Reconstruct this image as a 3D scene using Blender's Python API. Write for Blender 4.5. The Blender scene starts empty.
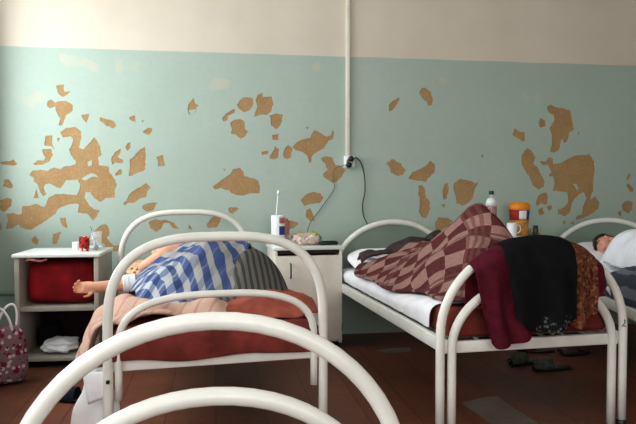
import bpy, bmesh, math, random
from mathutils import Vector, Matrix, noise
from mathutils.geometry import delaunay_2d_cdt
random.seed(7)
SC = bpy.context.scene
COL = SC.collection
PI = math.pi

# ------------------------------------------------------------------ materials
def lin(c):
    return tuple(((v/255)/12.92 if v/255 <= .04045 else ((v/255+.055)/1.055)**2.4) for v in c)

class NT:
    """small helper round a material's node tree"""
    def __init__(s, name, rough=.6, spec=.3):
        s.m = bpy.data.materials.new(name); s.m.use_nodes = True
        s.t = s.m.node_tree; s.b = s.t.nodes['Principled BSDF']
        s.b.inputs['Roughness'].default_value = rough
        s.b.inputs['Specular IOR Level'].default_value = spec
    def n(s, typ, **kw):
        k = s.t.nodes.new(typ)
        for a, v in kw.items():
            if a in k.inputs.keys(): k.inputs[a].default_value = v
            else: setattr(k, a, v)
        return k
    def l(s, a, b): s.t.links.new(a, b)
    def math(s, op, a, b=None):
        k = s.t.nodes.new('ShaderNodeMath'); k.operation = op
        for i, v in enumerate((a, b)):
            if v is None: continue
            if isinstance(v, (int, float)): k.inputs[i].default_value = v
            else: s.l(v, k.inputs[i])
        return k.outputs[0]
    def mix(s, f, a, b):
        k = s.t.nodes.new('ShaderNodeMix'); k.data_type = 'RGBA'
        for sock, v in ((k.inputs[0], f), (k.inputs[6], a), (k.inputs[7], b)):
            if isinstance(v, (int, float)): sock.default_value = v
            elif isinstance(v, tuple): sock.default_value = (*lin(v), 1)
            else: s.l(v, sock)
        return k.outputs[2]
    def noise(s, scale, detail=4, coord='Object', rough=.55):
        tc = s.n('ShaderNodeTexCoord'); k = s.t.nodes.new('ShaderNodeTexNoise')
        k.inputs['Scale'].default_value = scale; k.inputs['Detail'].default_value = detail
        k.inputs['Roughness'].default_value = rough
        s.l(tc.outputs[coord], k.inputs['Vector']); return k.outputs['Fac']
    def ramp(s, f, lo, hi):
        k = s.t.nodes.new('ShaderNodeMapRange'); k.inputs[1].default_value = lo; k.inputs[2].default_value = hi
        s.l(f, k.inputs[0]); return k.outputs[0]
    def color(s, c):
        if isinstance(c, tuple): s.b.inputs['Base Color'].default_value = (*lin(c), 1)
        else: s.l(c, s.b.inputs['Base Color'])
    def bump(s, f, strength=.2, dist=.005):
        k = s.t.nodes.new('ShaderNodeBump'); k.inputs['Strength'].default_value = strength
        k.inputs['Distance'].default_value = dist
        s.l(f, k.inputs['Height']); s.l(k.outputs[0], s.b.inputs['Normal'])

def simple(name, c, rough=.6, spec=.3, var=.12, scale=14, bump=0, coord='Object'):
    t = NT(name, rough, spec)
    d = tuple(max(0, v*(1-var)) for v in c); e = tuple(min(255, v*(1+var*.5)) for v in c)
    f = t.noise(scale, coord=coord)
    t.color(t.mix(t.ramp(f, .3, .7), d, e))
    if bump: t.bump(t.noise(scale*6, 3, coord=coord), bump, .004)
    return t.m

M = {}
M['bed_paint'] = simple('white_gloss_bed_paint', (230, 229, 222), .28, .5, .04, 9)
M['cloth_white'] = simple('white_cotton', (242, 242, 246), .9, .1, .04, 12, .15)
M['cloth_white2'] = simple('white_bedding', (236, 237, 244), .9, .1, .05, 8, .15)
M['red_ticking'] = simple('dark_red_cloth', (110, 46, 41), .9, .1, .25, 10, .2)
M['red_fold'] = simple('brick_red_cloth', (150, 76, 62), .9, .1, .2, 12, .2)
M['maroon'] = simple('maroon_knit', (80, 20, 34), .95, .1, .18, 30, .4)
M['black_cloth'] = simple('black_cloth', (17, 17, 20), .95, .1, .2, 30, .3)
M['grey_dark'] = simple('dark_grey_cloth', (64, 54, 54), .95, .1, .2, 30, .3)
M['skin'] = simple('skin', (226, 164, 132), .55, .3, .07, 18)
M['skin_pale'] = simple('skin_fair', (214, 150, 130), .55, .3, .07, 18)
M['hair_dark'] = simple('dark_hair', (38, 26, 24), .6, .3, .3, 60, .5)
M['hair_grey'] = simple('grey_hair', (66, 62, 62), .7, .3, .3, 60, .5)
M['cab_white'] = simple('cream_laminate', (226, 219, 205), .45, .4, .06, 6)
M['cab_top'] = simple('pale_laminate_top', (226, 230, 224), .35, .5, .05, 6)
M['cab_side'] = simple('grey_laminate', (168, 160, 148), .5, .35, .08, 6)
M['cab_dark'] = simple('dark_hardboard', (52, 40, 36), .8, .1, .15, 6)
M['dark'] = simple('dark_plastic', (24, 26, 28), .4, .4, .15, 20)
M['plastic_white'] = simple('white_plastic', (236, 238, 240), .35, .5, .02, 12)
M['cord'] = simple('dark_grey_cord', (52, 58, 54), .6, .3, .1, 12)
M['cord_pale'] = simple('grey_green_cord', (92, 104, 94), .6, .3, .1, 12)
M['blue_print'] = simple('blue_print', (34, 66, 128), .5, .3, .1, 30)
M['red_print'] = simple('red_print', (168, 40, 40), .5, .3, .15, 30)
M['pink_print'] = simple('pink_print', (196, 120, 116), .5, .3, .3, 60)
M['orange'] = simple('orange_plastic', (240, 140, 20), .4, .4, .08, 20)
M['amber'] = simple('amber_plastic', (206, 140, 60), .4, .4, .3, 40)
M['red_bag'] = simple('crimson_fabric', (124, 16, 22), .85, .15, .3, 9, .3)
M['panel'] = simple('grey_green_board', (120, 134, 122), .6, .25, .06, 4)
M['wire'] = simple('grey_mesh', (120, 118, 112), .5, .4, .1, 10)
M['pipe_teal'] = simple('teal_painted_pipe', (150, 172, 158), .4, .4, .05, 8)
M['slate'] = simple('navy_cloth', (38, 44, 62), .9, .1, .2, 20, .2)

def glassy(name, c, alpha_rough=.05, trans=1.0):
    t = NT(name, alpha_rough, .5); t.color(c)
    t.b.inputs['Transmission Weight'].default_value = trans
    t.b.inputs['IOR'].default_value = 1.3
    return t.m
def clear(name, c, clearness):
    t = NT(name, .1, .5); t.color(c)
    tr = t.t.nodes.new('ShaderNodeBsdfTransparent'); mx = t.t.nodes.new('ShaderNodeMixShader'); mx.inputs[0].default_value = clearness
    out = [k for k in t.t.nodes if k.type == 'OUTPUT_MATERIAL'][0]
    t.l(t.b.outputs[0], mx.inputs[1]); t.l(tr.outputs[0], mx.inputs[2]); t.l(mx.outputs[0], out.inputs[0]); return t.m
M['glass'] = clear('clear_plastic', (236, 244, 242), .80)
M['bag_film'] = glassy('cloudy_film', (236, 226, 222), .35, .55)
M['drink'] = simple('red_drink', (150, 22, 36), .2, .5, .08, 20)

def wall_mat():
    t = NT('two_tone_wall_paint', .42, .35)
    tc = t.n('ShaderNodeTexCoord'); sx = t.n('ShaderNodeSeparateXYZ'); t.l(tc.outputs['Object'], sx.inputs[0])
    wob = t.math('MULTIPLY', t.math('SUBTRACT', t.noise(3, 2), .5), .012)
    hi = t.math('GREATER_THAN', t.math('ADD', sx.outputs[2], wob), 2.075)
    n1 = t.ramp(t.noise(2.2, 5), .3, .7); n2 = t.ramp(t.noise(26, 4), .35, .7)
    teal = t.mix(t.math('MULTIPLY', n1, .6), (162, 179, 167), (174, 189, 178))
    teal = t.mix(t.math('MULTIPLY', n2, .35), teal, (157, 171, 160))
    cream = t.mix(n1, (206, 194, 178), (216, 205, 190))
    t.color(t.mix(hi, teal, cream))
    t.bump(t.noise(9, 6), .25, .006)
    return t.m
M['wall'] = wall_mat()
def plaster_mat(name, a, b, c):
    t = NT(name, .9, .1)
    col = t.mix(t.ramp(t.noise(7, 6), .3, .7), a, b)
    t.color(t.mix(t.math('MULTIPLY', t.ramp(t.noise(60, 3), .5, .75), .5), col, c))
    t.bump(t.noise(70, 3), .4, .004)
    return t.m
M['plaster'] = plaster_mat('bare_tan_plaster', (156, 121, 82), (168, 136, 96), (188, 160, 120))
M['faded'] = plaster_mat('thin_worn_paint', (186, 186, 170), (170, 184, 170), (198, 184, 168))
M['rim'] = simple('broken_paint_edge', (196, 200, 184), .8, .1, .1, 30)
M['plain_wall'] = simple('pale_distemper', (206, 202, 190), .8, .2, .05, 3)
M['ceiling'] = simple('whitewash', (226, 222, 214), .9, .1, .04, 3)

def floor_mat():
    t = NT('worn_brown_floor_paint', .5, .3)
    tc = t.n('ShaderNodeTexCoord'); sx = t.n('ShaderNodeSeparateXYZ'); t.l(tc.outputs['Object'], sx.inputs[0])
    n1 = t.ramp(t.noise(1.6, 6), .35, .68); n2 = t.ramp(t.noise(18, 5), .5, .75)
    base = t.mix(n1, (112, 62, 42), (146, 82, 58))
    base = t.mix(t.math('MULTIPLY', n2, .45), base, (138, 106, 88))
    fx = t.math('FRACT', t.math('DIVIDE', sx.outputs[0], .24))
    gap = t.math('LESS_THAN', fx, .03)
    t.color(t.mix(t.math('MULTIPLY', gap, .7), base, (62, 34, 24)))
    t.bump(t.noise(24, 4), .2, .004)
    return t.m
M['floor'] = floor_mat()
M['floor_bare'] = plaster_mat('bare_grey_screed', (112, 98, 86), (96, 84, 74), (128, 116, 104))

def uvxy(t, ang=0, warp=0):
    tc = t.n('ShaderNodeTexCoord'); mp = t.n('ShaderNodeMapping'); mp.inputs['Rotation'].default_value = (0, 0, ang)
    t.l(tc.outputs['UV'], mp.inputs['Vector'])
    sx = t.n('ShaderNodeSeparateXYZ'); t.l(mp.outputs[0], sx.inputs[0])
    return sx.outputs[0], sx.outputs[1]
def band(t, c, period, width, off=0.):
    f = t.math('FRACT', t.math('ADD', t.math('DIVIDE', c, period), off + 50))
    return t.math('LESS_THAN', f, width)

def plaid_mat(name='blue_white_plaid'):
    t = NT(name, .9, .1); u, v = uvxy(t, math.radians(-38))
    w1 = t.math('MULTIPLY', t.math('SUBTRACT', t.noise(5, 2, 'UV'), .5), .09)
    u = t.math('ADD', u, w1); v = t.math('SUBTRACT', v, w1)
    bu = band(t, u, .115, .52); bv = band(t, v, .135, .40, .2)
    thin = band(t, v, .135, .10, .55)
    both = t.mix(bv, (84, 102, 142), (50, 64, 106))
    none = t.mix(bv, (178, 181, 186), (104, 120, 150))
    c = t.mix(bu, none, both)
    grey = t.mix(bu, (146, 142, 136), (58, 74, 122))
    c = t.mix(t.math('MULTIPLY', thin, .5), c, (198, 202, 210))
    g = t.ramp(t.math('ADD', u, t.math('MULTIPLY', v, .2)), .3, .62)
    c = t.mix(t.math('MULTIPLY', g, .8), c, grey)
    t.color(c); t.bump(t.noise(40, 3, 'UV'), .2, .004); return t.m
M['plaid'] = plaid_mat()
def stripe_mat(name, a, b, period, w, ang=0):
    t = NT(name, .9, .1); u, v = uvxy(t, ang)
    n = t.math('MULTIPLY', t.math('SUBTRACT', t.noise(9, 2, 'UV'), .5), .02)
    t.color(t.mix(band(t, t.math('ADD', u, n), period, w), a, b)); return t.m
M['grey_stripe'] = stripe_mat('grey_striped_cloth', (98, 96, 90), (60, 60, 60), .045, .45)
M['pink'] = stripe_mat('peach_striped_cloth', (206, 170, 152), (190, 146, 132), .085, .2, .5)
M['grey_stripe2'] = stripe_mat('slate_striped_cloth', (112, 116, 128), (66, 70, 84), .09, .45)
def check_mat():
    t = NT('brown_checked_wool', .95, .1); u, v = uvxy(t, math.radians(38))
    nn = t.math('MULTIPLY', t.math('SUBTRACT', t.noise(6, 2, 'UV'), .5), .03)
    u = t.math('ADD', u, nn)
    P = .20
    a = band(t, u, P, .5); b = band(t, v, P, .5)
    x = t.math('ABSOLUTE', t.math('SUBTRACT', a, b))
    n = t.ramp(t.noise(50, 3, 'UV'), .3, .7)
    dark = t.mix(n, (74, 34, 36), (92, 46, 46)); light = t.mix(n, (136, 100, 94), (152, 116, 108))
    c = t.mix(x, dark, light)
    st = t.math('MULTIPLY', band(t, v, P*1.5, .2, .0), band(t, v, .03, .5))
    c = t.mix(t.math('MULTIPLY', st, .85), c, (98, 58, 56))
    st2 = t.math('MULTIPLY', band(t, u, P*2.5, .15, .0), band(t, u, .03, .5))
    c = t.mix(t.math('MULTIPLY', st2, .7), c, (104, 64, 60))
    t.color(c); t.bump(t.noise(60, 3, 'UV'), .3, .004); return t.m
M['check'] = check_mat()
def spots_mat(name, base, cols, scale, thr):
    t = NT(name, .9, .1)
    c = base
    for i, (col, th) in enumerate(zip(cols, thr)):
        tc = t.n('ShaderNodeTexCoord'); v = t.n('ShaderNodeTexVoronoi'); v.inputs['Scale'].default_value = scale*(1+.37*i)
        mp = t.n('ShaderNodeMapping'); mp.inputs['Location'].default_value = (i*3.1, i*1.7, i)
        t.l(tc.outputs['Object'], mp.inputs['Vector']); t.l(mp.outputs[0], v.inputs['Vector'])
        c = t.mix(t.math('LESS_THAN', v.outputs['Distance'], th), c, col)
    t.color(c); return t.m
M['floral'] = spots_mat('floral_print_fabric', (122, 90, 96), [(112, 28, 50), (190, 172, 174), (72, 40, 48)], 22, [.36, .3, .24])
M['pillow_print'] = spots_mat('flowered_pillow_print', (206, 170, 140), [(150, 76, 62), (214, 170, 70), (80, 84, 66)], 30, [.36, .3, .25])
M['scarf'] = spots_mat('brown_patterned_cloth', (92, 52, 36), [(124, 76, 48), (72, 28, 28), (138, 94, 64)], 34, [.4, .36, .22])
M['lace'] = spots_mat('black_lace', (20, 20, 22), [(84, 88, 86), (30, 30, 32)], 60, [.4, .3])
M['can_print'] = spots_mat('printed_red_mug', (168, 40, 36), [(224, 206, 186), (44, 42, 44)], 34, [.34, .38])
M['food_wrap'] = spots_mat('mixed_food_wrap', (206, 180, 170), [(170, 176, 84), (226, 214, 206), (120, 70, 60)], 24, [.34, .34, .2])

# ------------------------------------------------------------------ mesh helpers
class MB:
    def __init__(s): s.bm = bmesh.new(); s.uv = s.bm.loops.layers.uv.new('UVMap'); s.mi = 0
    def _new(s, faces):
        for f in faces: f.material_index = s.mi; f.smooth = True
    def box(s, c, size, bev=.004, rot=None, seg=2):
        r = bmesh.ops.create_cube(s.bm, size=1); vs = r['verts']
        bmesh.ops.scale(s.bm, vec=size, verts=vs)
        fs = list({f for v in vs for f in v.link_faces})
        if bev:
            es = list({e for v in vs for e in v.link_edges})
            b = bmesh.ops.bevel(s.bm, geom=es, offset=bev, segments=seg, profile=.5, affect='EDGES')
            vs = list({v for f in b['faces'] for v in f.verts} | {v for v in vs if v.is_valid})
            fs = list({f for v in vs for f in v.link_faces})
        if rot is not None: bmesh.ops.rotate(s.bm, verts=vs, cent=(0, 0, 0), matrix=rot)
        bmesh.ops.translate(s.bm, verts=vs, vec=c); s._new(fs); return s
    def tube(s, pts, r, n=14, cap=True):
        pts = [Vector(p) for p in pts]; m = len(pts)
        rs = r if isinstance(r, (list, tuple)) else [r]*m
        tang = [(pts[min(i+1, m-1)]-pts[max(i-1, 0)]).normalized() for i in range(m)]
        ref = Vector((0, 0, 1)) if abs(tang[0].z) < .9 else Vector((1, 0, 0))
        nx = (ref-tang[0]*ref.dot(tang[0])).normalized(); rings = []
        for i in range(m):
            nx = (nx-tang[i]*nx.dot(tang[i])).normalized(); ny = tang[i].cross(nx)
            rings.append([s.bm.verts.new(pts[i]+(nx*math.cos(2*PI*k/n)+ny*math.sin(2*PI*k/n))*rs[i]) for k in range(n)])
        fs = []
        for i in range(m-1):
            for k in range(n): fs.append(s.bm.faces.new((rings[i][k], rings[i][(k+1) % n], rings[i+1][(k+1) % n], rings[i+1][k])))
        if cap:
            fs.append(s.bm.faces.new(rings[0][::-1])); fs.append(s.bm.faces.new(rings[-1]))
        s._new(fs); return s
    def lathe(s, c, prof, n=24, sx=1, sy=1):
        rings = []
        for r, z in prof:
            rings.append([s.bm.verts.new((c[0]+r*sx*math.cos(2*PI*k/n), c[1]+r*sy*math.sin(2*PI*k/n), c[2]+z)) for k in range(n)])
        fs = []
        for i in range(len(rings)-1):
            for k in range(n): fs.append(s.bm.faces.new((rings[i][k], rings[i][(k+1) % n], rings[i+1][(k+1) % n], rings[i+1][k])))
        fs.append(s.bm.faces.new(rings[0][::-1])); fs.append(s.bm.faces.new(rings[-1]))
        s._new(fs); return s
    def ball(s, c, rad, seg=20, fn=None):
        r = bmesh.ops.create_uvsphere(s.bm, u_segments=seg, v_segments=seg//2+2, radius=1)
        for v in r['verts']:
            p = v.co.copy()
            if fn: p = fn(p)
            v.co = Vector((p.x*rad[0]+c[0], p.y*rad[1]+c[1], p.z*rad[2]+c[2]))
        s._new(list({f for v in r['verts'] for f in v.link_faces})); return s
    def grid(s, fn, nu, nv, su=1., sv=1., keep=None):
        vs = [[s.bm.verts.new(fn(i/nu, j/nv)) for j in range(nv+1)] for i in range(nu+1)]
        fs = []
        for i in range(nu):
            for j in range(nv):
                if keep and not keep((i+.5)/nu, (j+.5)/nv): continue
                f = s.bm.faces.new((vs[i][j], vs[i+1][j], vs[i+1][j+1], vs[i][j+1]))
                for lp, (a, b) in zip(f.loops, ((i, j), (i+1, j), (i+1, j+1), (i, j+1))):
                    lp[s.uv].uv = (a/nu*su, b/nv*sv)
                fs.append(f)
        s._new(fs)
        loose = [v for row in vs for v in row if not v.link_faces]
        bmesh.ops.delete(s.bm, geom=loose, context='VERTS'); return s
    def build(s, name, mats, parent=None, loc=None, rot=0., recenter=False, thick=0., sub=0, smooth=True, normals=True):
        if normals: bmesh.ops.recalc_face_normals(s.bm, faces=s.bm.faces)
        me = bpy.data.meshes.new(name); s.bm.to_mesh(me); s.bm.free()
        for m in (mats if isinstance(mats, (list, tuple)) else [mats]): me.materials.append(m)
        o = bpy.data.objects.new(name, me); COL.objects.link(o)
        off = Vector((0, 0, 0))
        if recenter:
            xs = [v.co for v in me.vertices]
            lo = [min(v[i] for v in xs) for i in range(3)]; hi = [max(v[i] for v in xs) for i in range(3)]
            off = Vector(((lo[0]+hi[0])/2, (lo[1]+hi[1])/2, lo[2])); me.transform(Matrix.Translation(-off))
        if loc is not None:
            R = Matrix.Rotation(rot, 3, 'Z'); o.location = Vector(loc)+R @ off
        else: o.location = off
        o.rotation_euler = (0, 0, rot)
        if parent: o.parent = parent
        if thick:
            k = o.modifiers.new('thickness', 'SOLIDIFY'); k.thickness = thick; k.offset = 1
        if sub:
            k = o.modifiers.new('soft', 'SUBSURF'); k.levels = sub; k.render_levels = sub
        return o

def thing(name, label, cat, loc=(0, 0, 0), rot=0., group=None):
    o = bpy.data.objects.new(name, None); COL.objects.link(o); o.empty_display_size = .1
    o.location = loc; o.rotation_euler = (0, 0, rot); return tag(o, label, cat, group)
def tag(o, label, cat, group=None):
    o['label'] = label; o['category'] = cat
    if group: o['group'] = group
    return o
def struct(o): o['kind'] = 'structure'; return o
def copy_tree(o, label=None, parent=None):
    kids = list(o.children)
    c = o.copy(); COL.objects.link(c)
    if parent: c.parent = parent
    if label: c['label'] = label
    for k in kids: copy_tree(k, None, c)
    return c
def fbm(x, y, z=0., s=1.):
    return noise.fractal(Vector((x*s, y*s, z)), 1.0, 2.0, 4)
def sstep(a, b, x):
    t = max(0., min(1., (x-a)/(b-a))); return t*t*(3-2*t)
def spline(pts, n=8):
    """Catmull-Rom through the points"""
    P = [Vector(p) for p in pts]; P = [2*P[0]-P[1]]+P+[2*P[-1]-P[-2]]; out = []
    for i in range(1, len(P)-2):
        for k in range(n):
            t = k/n; a, b, c, d = P[i-1:i+3]
            out.append(.5*((2*b)+(c-a)*t+(2*a-5*b+4*c-d)*t*t+(3*b-a-3*c+d)*t**3))
    out.append(P[-2]); return out
PEELED = [
[(-1.085,1.814),(-1.031,1.822),(-1.027,1.774),(-0.982,1.771),(-1.036,1.733),(-1.070,1.760)],
[(-1.143,1.702),(-1.115,1.716),(-1.091,1.697),(-1.055,1.708),(-1.015,1.709),(-0.970,1.679),(-0.976,1.640),(-1.019,1.604),(-1.026,1.587),(-1.045,1.534),(-1.068,1.537),(-1.057,1.586),(-1.082,1.625),(-1.091,1.671),(-1.125,1.654),(-1.144,1.670)],
[(-0.918,1.613),(-0.861,1.618),(-0.870,1.588),(-0.881,1.557),(-0.906,1.581)],
[(-0.791,1.596),(-0.753,1.590),(-0.695,1.571),(-0.679,1.538),(-0.702,1.522),(-0.747,1.543),(-0.785,1.569)],
[(-1.243,1.268),(-1.211,1.293),(-1.171,1.291),(-1.161,1.315),(-1.179,1.341),(-1.179,1.367),(-1.123,1.374),(-1.108,1.335),(-1.137,1.282),(-1.181,1.262),(-1.230,1.259)],
[(-1.159,1.459),(-1.111,1.470),(-1.116,1.407),(-1.091,1.368),(-1.122,1.391),(-1.166,1.393)],
[(-1.459,1.280),(-1.391,1.287),(-1.372,1.298),(-1.346,1.268),(-1.367,1.255),(-1.459,1.263)],
[(-1.443,1.111),(-1.430,1.137),(-1.436,1.157),(-1.405,1.163),(-1.375,1.118),(-1.382,1.098)],
[(-1.084,1.453),(-1.061,1.447),(-1.072,1.421)],
[(-1.061,1.489),(-1.020,1.520),(-0.957,1.527),(-0.919,1.495),(-0.920,1.435),(-0.934,1.382),(-0.908,1.369),(-0.857,1.423),(-0.831,1.460),(-0.812,1.430),(-0.793,1.397),(-0.781,1.337),(-0.807,1.317),(-0.801,1.258),(-0.737,1.251),(-0.731,1.211),(-0.693,1.158),(-0.680,1.118),(-0.700,1.080),(-0.694,1.034),(-0.759,1.027),(-0.798,1.001),(-0.836,1.027),(-0.864,1.070),(-0.897,1.070),(-0.900,1.027),(-0.869,0.974),(-0.843,0.954),(-0.801,0.940),(-0.818,0.900),(-0.844,0.870),(-0.882,0.914),(-0.914,0.921),(-0.949,0.928),(-0.939,0.981),(-0.957,0.994),(-0.989,0.988),(-1.034,0.975),(-1.078,0.955),(-1.104,0.916),(-1.148,0.883),(-1.199,0.850),(-1.243,0.818),(-1.262,0.807),(-1.330,0.825),(-1.349,0.845),(-1.386,0.819),(-1.429,0.819),(-1.416,0.872),(-1.422,0.918),(-1.378,0.930),(-1.341,0.911),(-1.323,0.924),(-1.316,0.976),(-1.266,0.976),(-1.234,0.991),(-1.197,0.976),(-1.166,0.969),(-1.146,1.028),(-1.102,1.054),(-1.052,1.061),(-1.014,1.054),(-0.957,1.047),(-0.937,1.081),(-0.930,1.127),(-0.949,1.158),(-1.025,1.153),(-1.044,1.120),(-1.064,1.098),(-1.108,1.114),(-1.132,1.127),(-1.164,1.127),(-1.177,1.101),(-1.158,1.061),(-1.178,1.041),(-1.202,1.081),(-1.214,1.127),(-1.238,1.146),(-1.238,1.166),(-1.269,1.186),(-1.269,1.190),(-1.244,1.220),(-1.194,1.229),(-1.156,1.216),(-1.106,1.243),(-1.062,1.230),(-1.036,1.250),(-0.960,1.263),(-0.954,1.283),(-0.991,1.329),(-1.003,1.369),(-0.978,1.408),(-0.973,1.448),(-0.996,1.461),(-1.040,1.454)],
[(-0.878,1.284),(-0.852,1.297),(-0.848,1.264),(-0.872,1.251)],
[(-0.921,1.168),(-0.885,1.191),(-0.847,1.204),(-0.815,1.191),(-0.806,1.174),(-0.840,1.182),(-0.866,1.168),(-0.885,1.155),(-0.911,1.155)],
[(-1.246,1.028),(-1.233,1.061),(-1.220,1.094),(-1.209,1.028)],
[(-1.463,1.016),(-1.407,1.035),(-1.383,1.022),(-1.390,0.976),(-1.434,0.937),(-1.464,0.944)],
[(-1.069,0.889),(-1.035,0.895),(-1.023,0.849),(-1.017,0.809),(-1.048,0.829),(-1.067,0.856)],
[(-1.118,0.777),(-1.062,0.792),(-1.081,0.743),(-1.094,0.704),(-1.126,0.711)],
[(-1.263,0.745),(-1.238,0.767),(-1.213,0.738),(-1.220,0.705),(-1.251,0.712)],
[(-0.839,0.794),(-0.800,0.834),(-0.761,0.843),(-0.735,0.813),(-0.736,0.766),(-0.756,0.746),(-0.711,0.692),(-0.659,0.691),(-0.659,0.651),(-0.763,0.652),(-0.769,0.699),(-0.814,0.720),(-0.846,0.734),(-0.826,0.767)],
[(-1.466,0.859),(-1.456,0.846),(-1.457,0.807),(-1.466,0.807)],
[(-0.590,1.606),(-0.554,1.616),(-0.544,1.566),(-0.573,1.573),(-0.595,1.588)],
[(-0.503,1.500),(-0.466,1.528),(-0.430,1.528),(-0.437,1.501),(-0.457,1.477),(-0.483,1.487)],
[(-0.621,1.385),(-0.607,1.419),(-0.581,1.426),(-0.584,1.392),(-0.605,1.366)],
[(-0.712,1.265),(-0.718,1.311),(-0.692,1.351),(-0.653,1.378),(-0.653,1.352),(-0.673,1.318),(-0.635,1.299),(-0.641,1.278),(-0.686,1.278)],
[(-0.694,1.185),(-0.687,1.205),(-0.655,1.238),(-0.642,1.218),(-0.646,1.196)],
[(-0.597,1.188),(-0.599,1.212),(-0.586,1.239),(-0.593,1.295),(-0.556,1.332),(-0.517,1.373),(-0.484,1.393),(-0.478,1.333),(-0.485,1.239),(-0.499,1.219),(-0.545,1.205),(-0.571,1.185)],
[(-0.406,1.320),(-0.360,1.341),(-0.347,1.256),(-0.393,1.256),(-0.393,1.293)],
[(-0.179,1.660),(-0.119,1.668),(-0.132,1.640),(-0.165,1.626)],
[(-0.508,1.580),(-0.489,1.581),(-0.496,1.563)],
[(-0.644,0.987),(-0.618,1.007),(-0.598,1.054),(-0.565,1.080),(-0.506,1.114),(-0.486,1.134),(-0.447,1.107),(-0.474,1.067),(-0.481,1.033),(-0.520,1.027),(-0.566,0.993),(-0.605,0.993),(-0.625,0.977)],
[(-0.508,0.973),(-0.462,0.993),(-0.402,0.999),(-0.422,0.965),(-0.429,0.938),(-0.482,0.932),(-0.501,0.948)],
[(-0.463,0.858),(-0.417,0.875),(-0.370,0.864),(-0.350,0.874),(-0.284,0.849),(-0.251,0.801),(-0.298,0.815),(-0.324,0.850),(-0.364,0.843),(-0.377,0.809),(-0.411,0.783),(-0.457,0.817)],
[(-0.184,0.835),(-0.164,0.821),(-0.151,0.800),(-0.185,0.808)],
[(-0.057,0.835),(-0.009,0.890),(0.045,0.903),(0.045,0.855),(0.018,0.814),(-0.043,0.808)],
[(0.100,0.958),(0.161,0.960),(0.175,0.944),(0.134,0.909),(0.109,0.923)],
[(-0.187,1.661),(-0.177,1.702),(-0.143,1.749),(-0.130,1.709),(-0.108,1.696),(-0.137,1.642),(-0.171,1.624)],
[(0.165,1.706),(0.206,1.754),(0.233,1.759),(0.281,1.756),(0.288,1.708),(0.260,1.666),(0.219,1.649),(0.178,1.679)],
[(0.287,1.619),(0.315,1.695),(0.304,1.736),(0.322,1.784),(0.350,1.794),(0.357,1.764),(0.419,1.772),(0.432,1.711),(0.411,1.662),(0.391,1.634),(0.342,1.634)],
[(0.403,1.631),(0.453,1.647),(0.502,1.636),(0.487,1.567),(0.453,1.529),(0.418,1.559),(0.411,1.607)],
[(0.117,1.568),(0.137,1.589),(0.192,1.604),(0.219,1.584),(0.225,1.529),(0.249,1.513),(0.225,1.474),(0.191,1.460),(0.164,1.487),(0.120,1.493),(0.130,1.535)],
[(0.058,1.602),(0.076,1.629),(0.151,1.678),(0.154,1.651),(0.103,1.623),(0.096,1.589),(0.072,1.581)],
[(0.422,1.490),(0.473,1.498),(0.466,1.456),(0.428,1.452)],
[(0.342,1.366),(0.394,1.373),(0.390,1.349),(0.348,1.342)],
[(0.404,1.332),(0.432,1.373),(0.445,1.408),(0.473,1.387),(0.466,1.325),(0.438,1.308),(0.411,1.314)],
[(0.501,1.346),(0.515,1.388),(0.543,1.416),(0.575,1.395),(0.561,1.326),(0.529,1.312),(0.508,1.325)],
[(-0.013,1.109),(0.021,1.129),(0.055,1.157),(0.123,1.205),(0.137,1.239),(0.185,1.246),(0.212,1.219),(0.219,1.185),(0.294,1.171),(0.322,1.150),(0.335,1.109),(0.328,1.060),(0.259,1.061),(0.211,1.043),(0.143,1.054),(0.102,1.081),(0.048,1.102),(0.007,1.088)],
[(0.065,1.232),(0.080,1.242),(0.082,1.222)],
[(0.572,1.404),(0.607,1.439),(0.642,1.460),(0.706,1.470),(0.720,1.509),(0.741,1.531),(0.777,1.510),(0.819,1.483),(0.862,1.490),(0.876,1.539),(0.885,1.512),(0.876,1.463),(0.840,1.448),(0.805,1.392),(0.748,1.363),(0.720,1.342),(0.713,1.293),(0.694,1.286),(0.685,1.342),(0.635,1.372),(0.593,1.383)],
[(0.788,1.322),(0.826,1.336),(0.869,1.329),(0.891,1.273),(0.948,1.260),(0.969,1.232),(0.948,1.189),(0.905,1.147),(0.869,1.140),(0.841,1.161),(0.805,1.182),(0.802,1.210),(0.833,1.231),(0.819,1.280),(0.794,1.301)],
[(0.672,1.553),(0.695,1.544),(0.685,1.530)],
[(0.636,1.007),(0.658,1.042),(0.721,1.070),(0.778,1.063),(0.806,1.028),(0.778,0.988),(0.728,0.986),(0.665,0.969)],
[(0.672,0.937),(0.707,0.946),(0.728,0.908),(0.742,0.859),(0.707,0.852),(0.672,0.888)],
[(0.524,0.847),(0.573,0.860),(0.615,0.839),(0.587,0.804),(0.538,0.791)],
[(1.303,1.725),(1.339,1.761),(1.383,1.787),(1.388,1.769),(1.362,1.726),(1.332,1.683),(1.303,1.678)],
[(1.541,1.815),(1.553,1.854),(1.590,1.863),(1.635,1.824),(1.650,1.760),(1.643,1.732),(1.613,1.724),(1.598,1.759),(1.561,1.780)],
[(1.283,1.287),(1.334,1.319),(1.400,1.288),(1.438,1.231),(1.415,1.202),(1.379,1.188),(1.320,1.216),(1.312,1.259)],
[(1.460,1.174),(1.489,1.217),(1.556,1.246),(1.601,1.274),(1.631,1.311),(1.668,1.282),(1.669,1.224),(1.616,1.174),(1.602,1.145),(1.557,1.152),(1.497,1.159)],
[(1.539,1.116),(1.564,1.124),(1.594,1.095),(1.595,1.030),(1.630,1.001),(1.630,0.929),(1.603,0.871),(1.566,0.875),(1.543,0.922),(1.550,0.987),(1.539,1.059)],
[(1.730,1.080),(1.744,1.131),(1.775,1.138),(1.783,1.080),(1.760,1.015),(1.735,1.008)],
[(1.720,0.972),(1.753,0.979),(1.746,0.943)],
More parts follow.
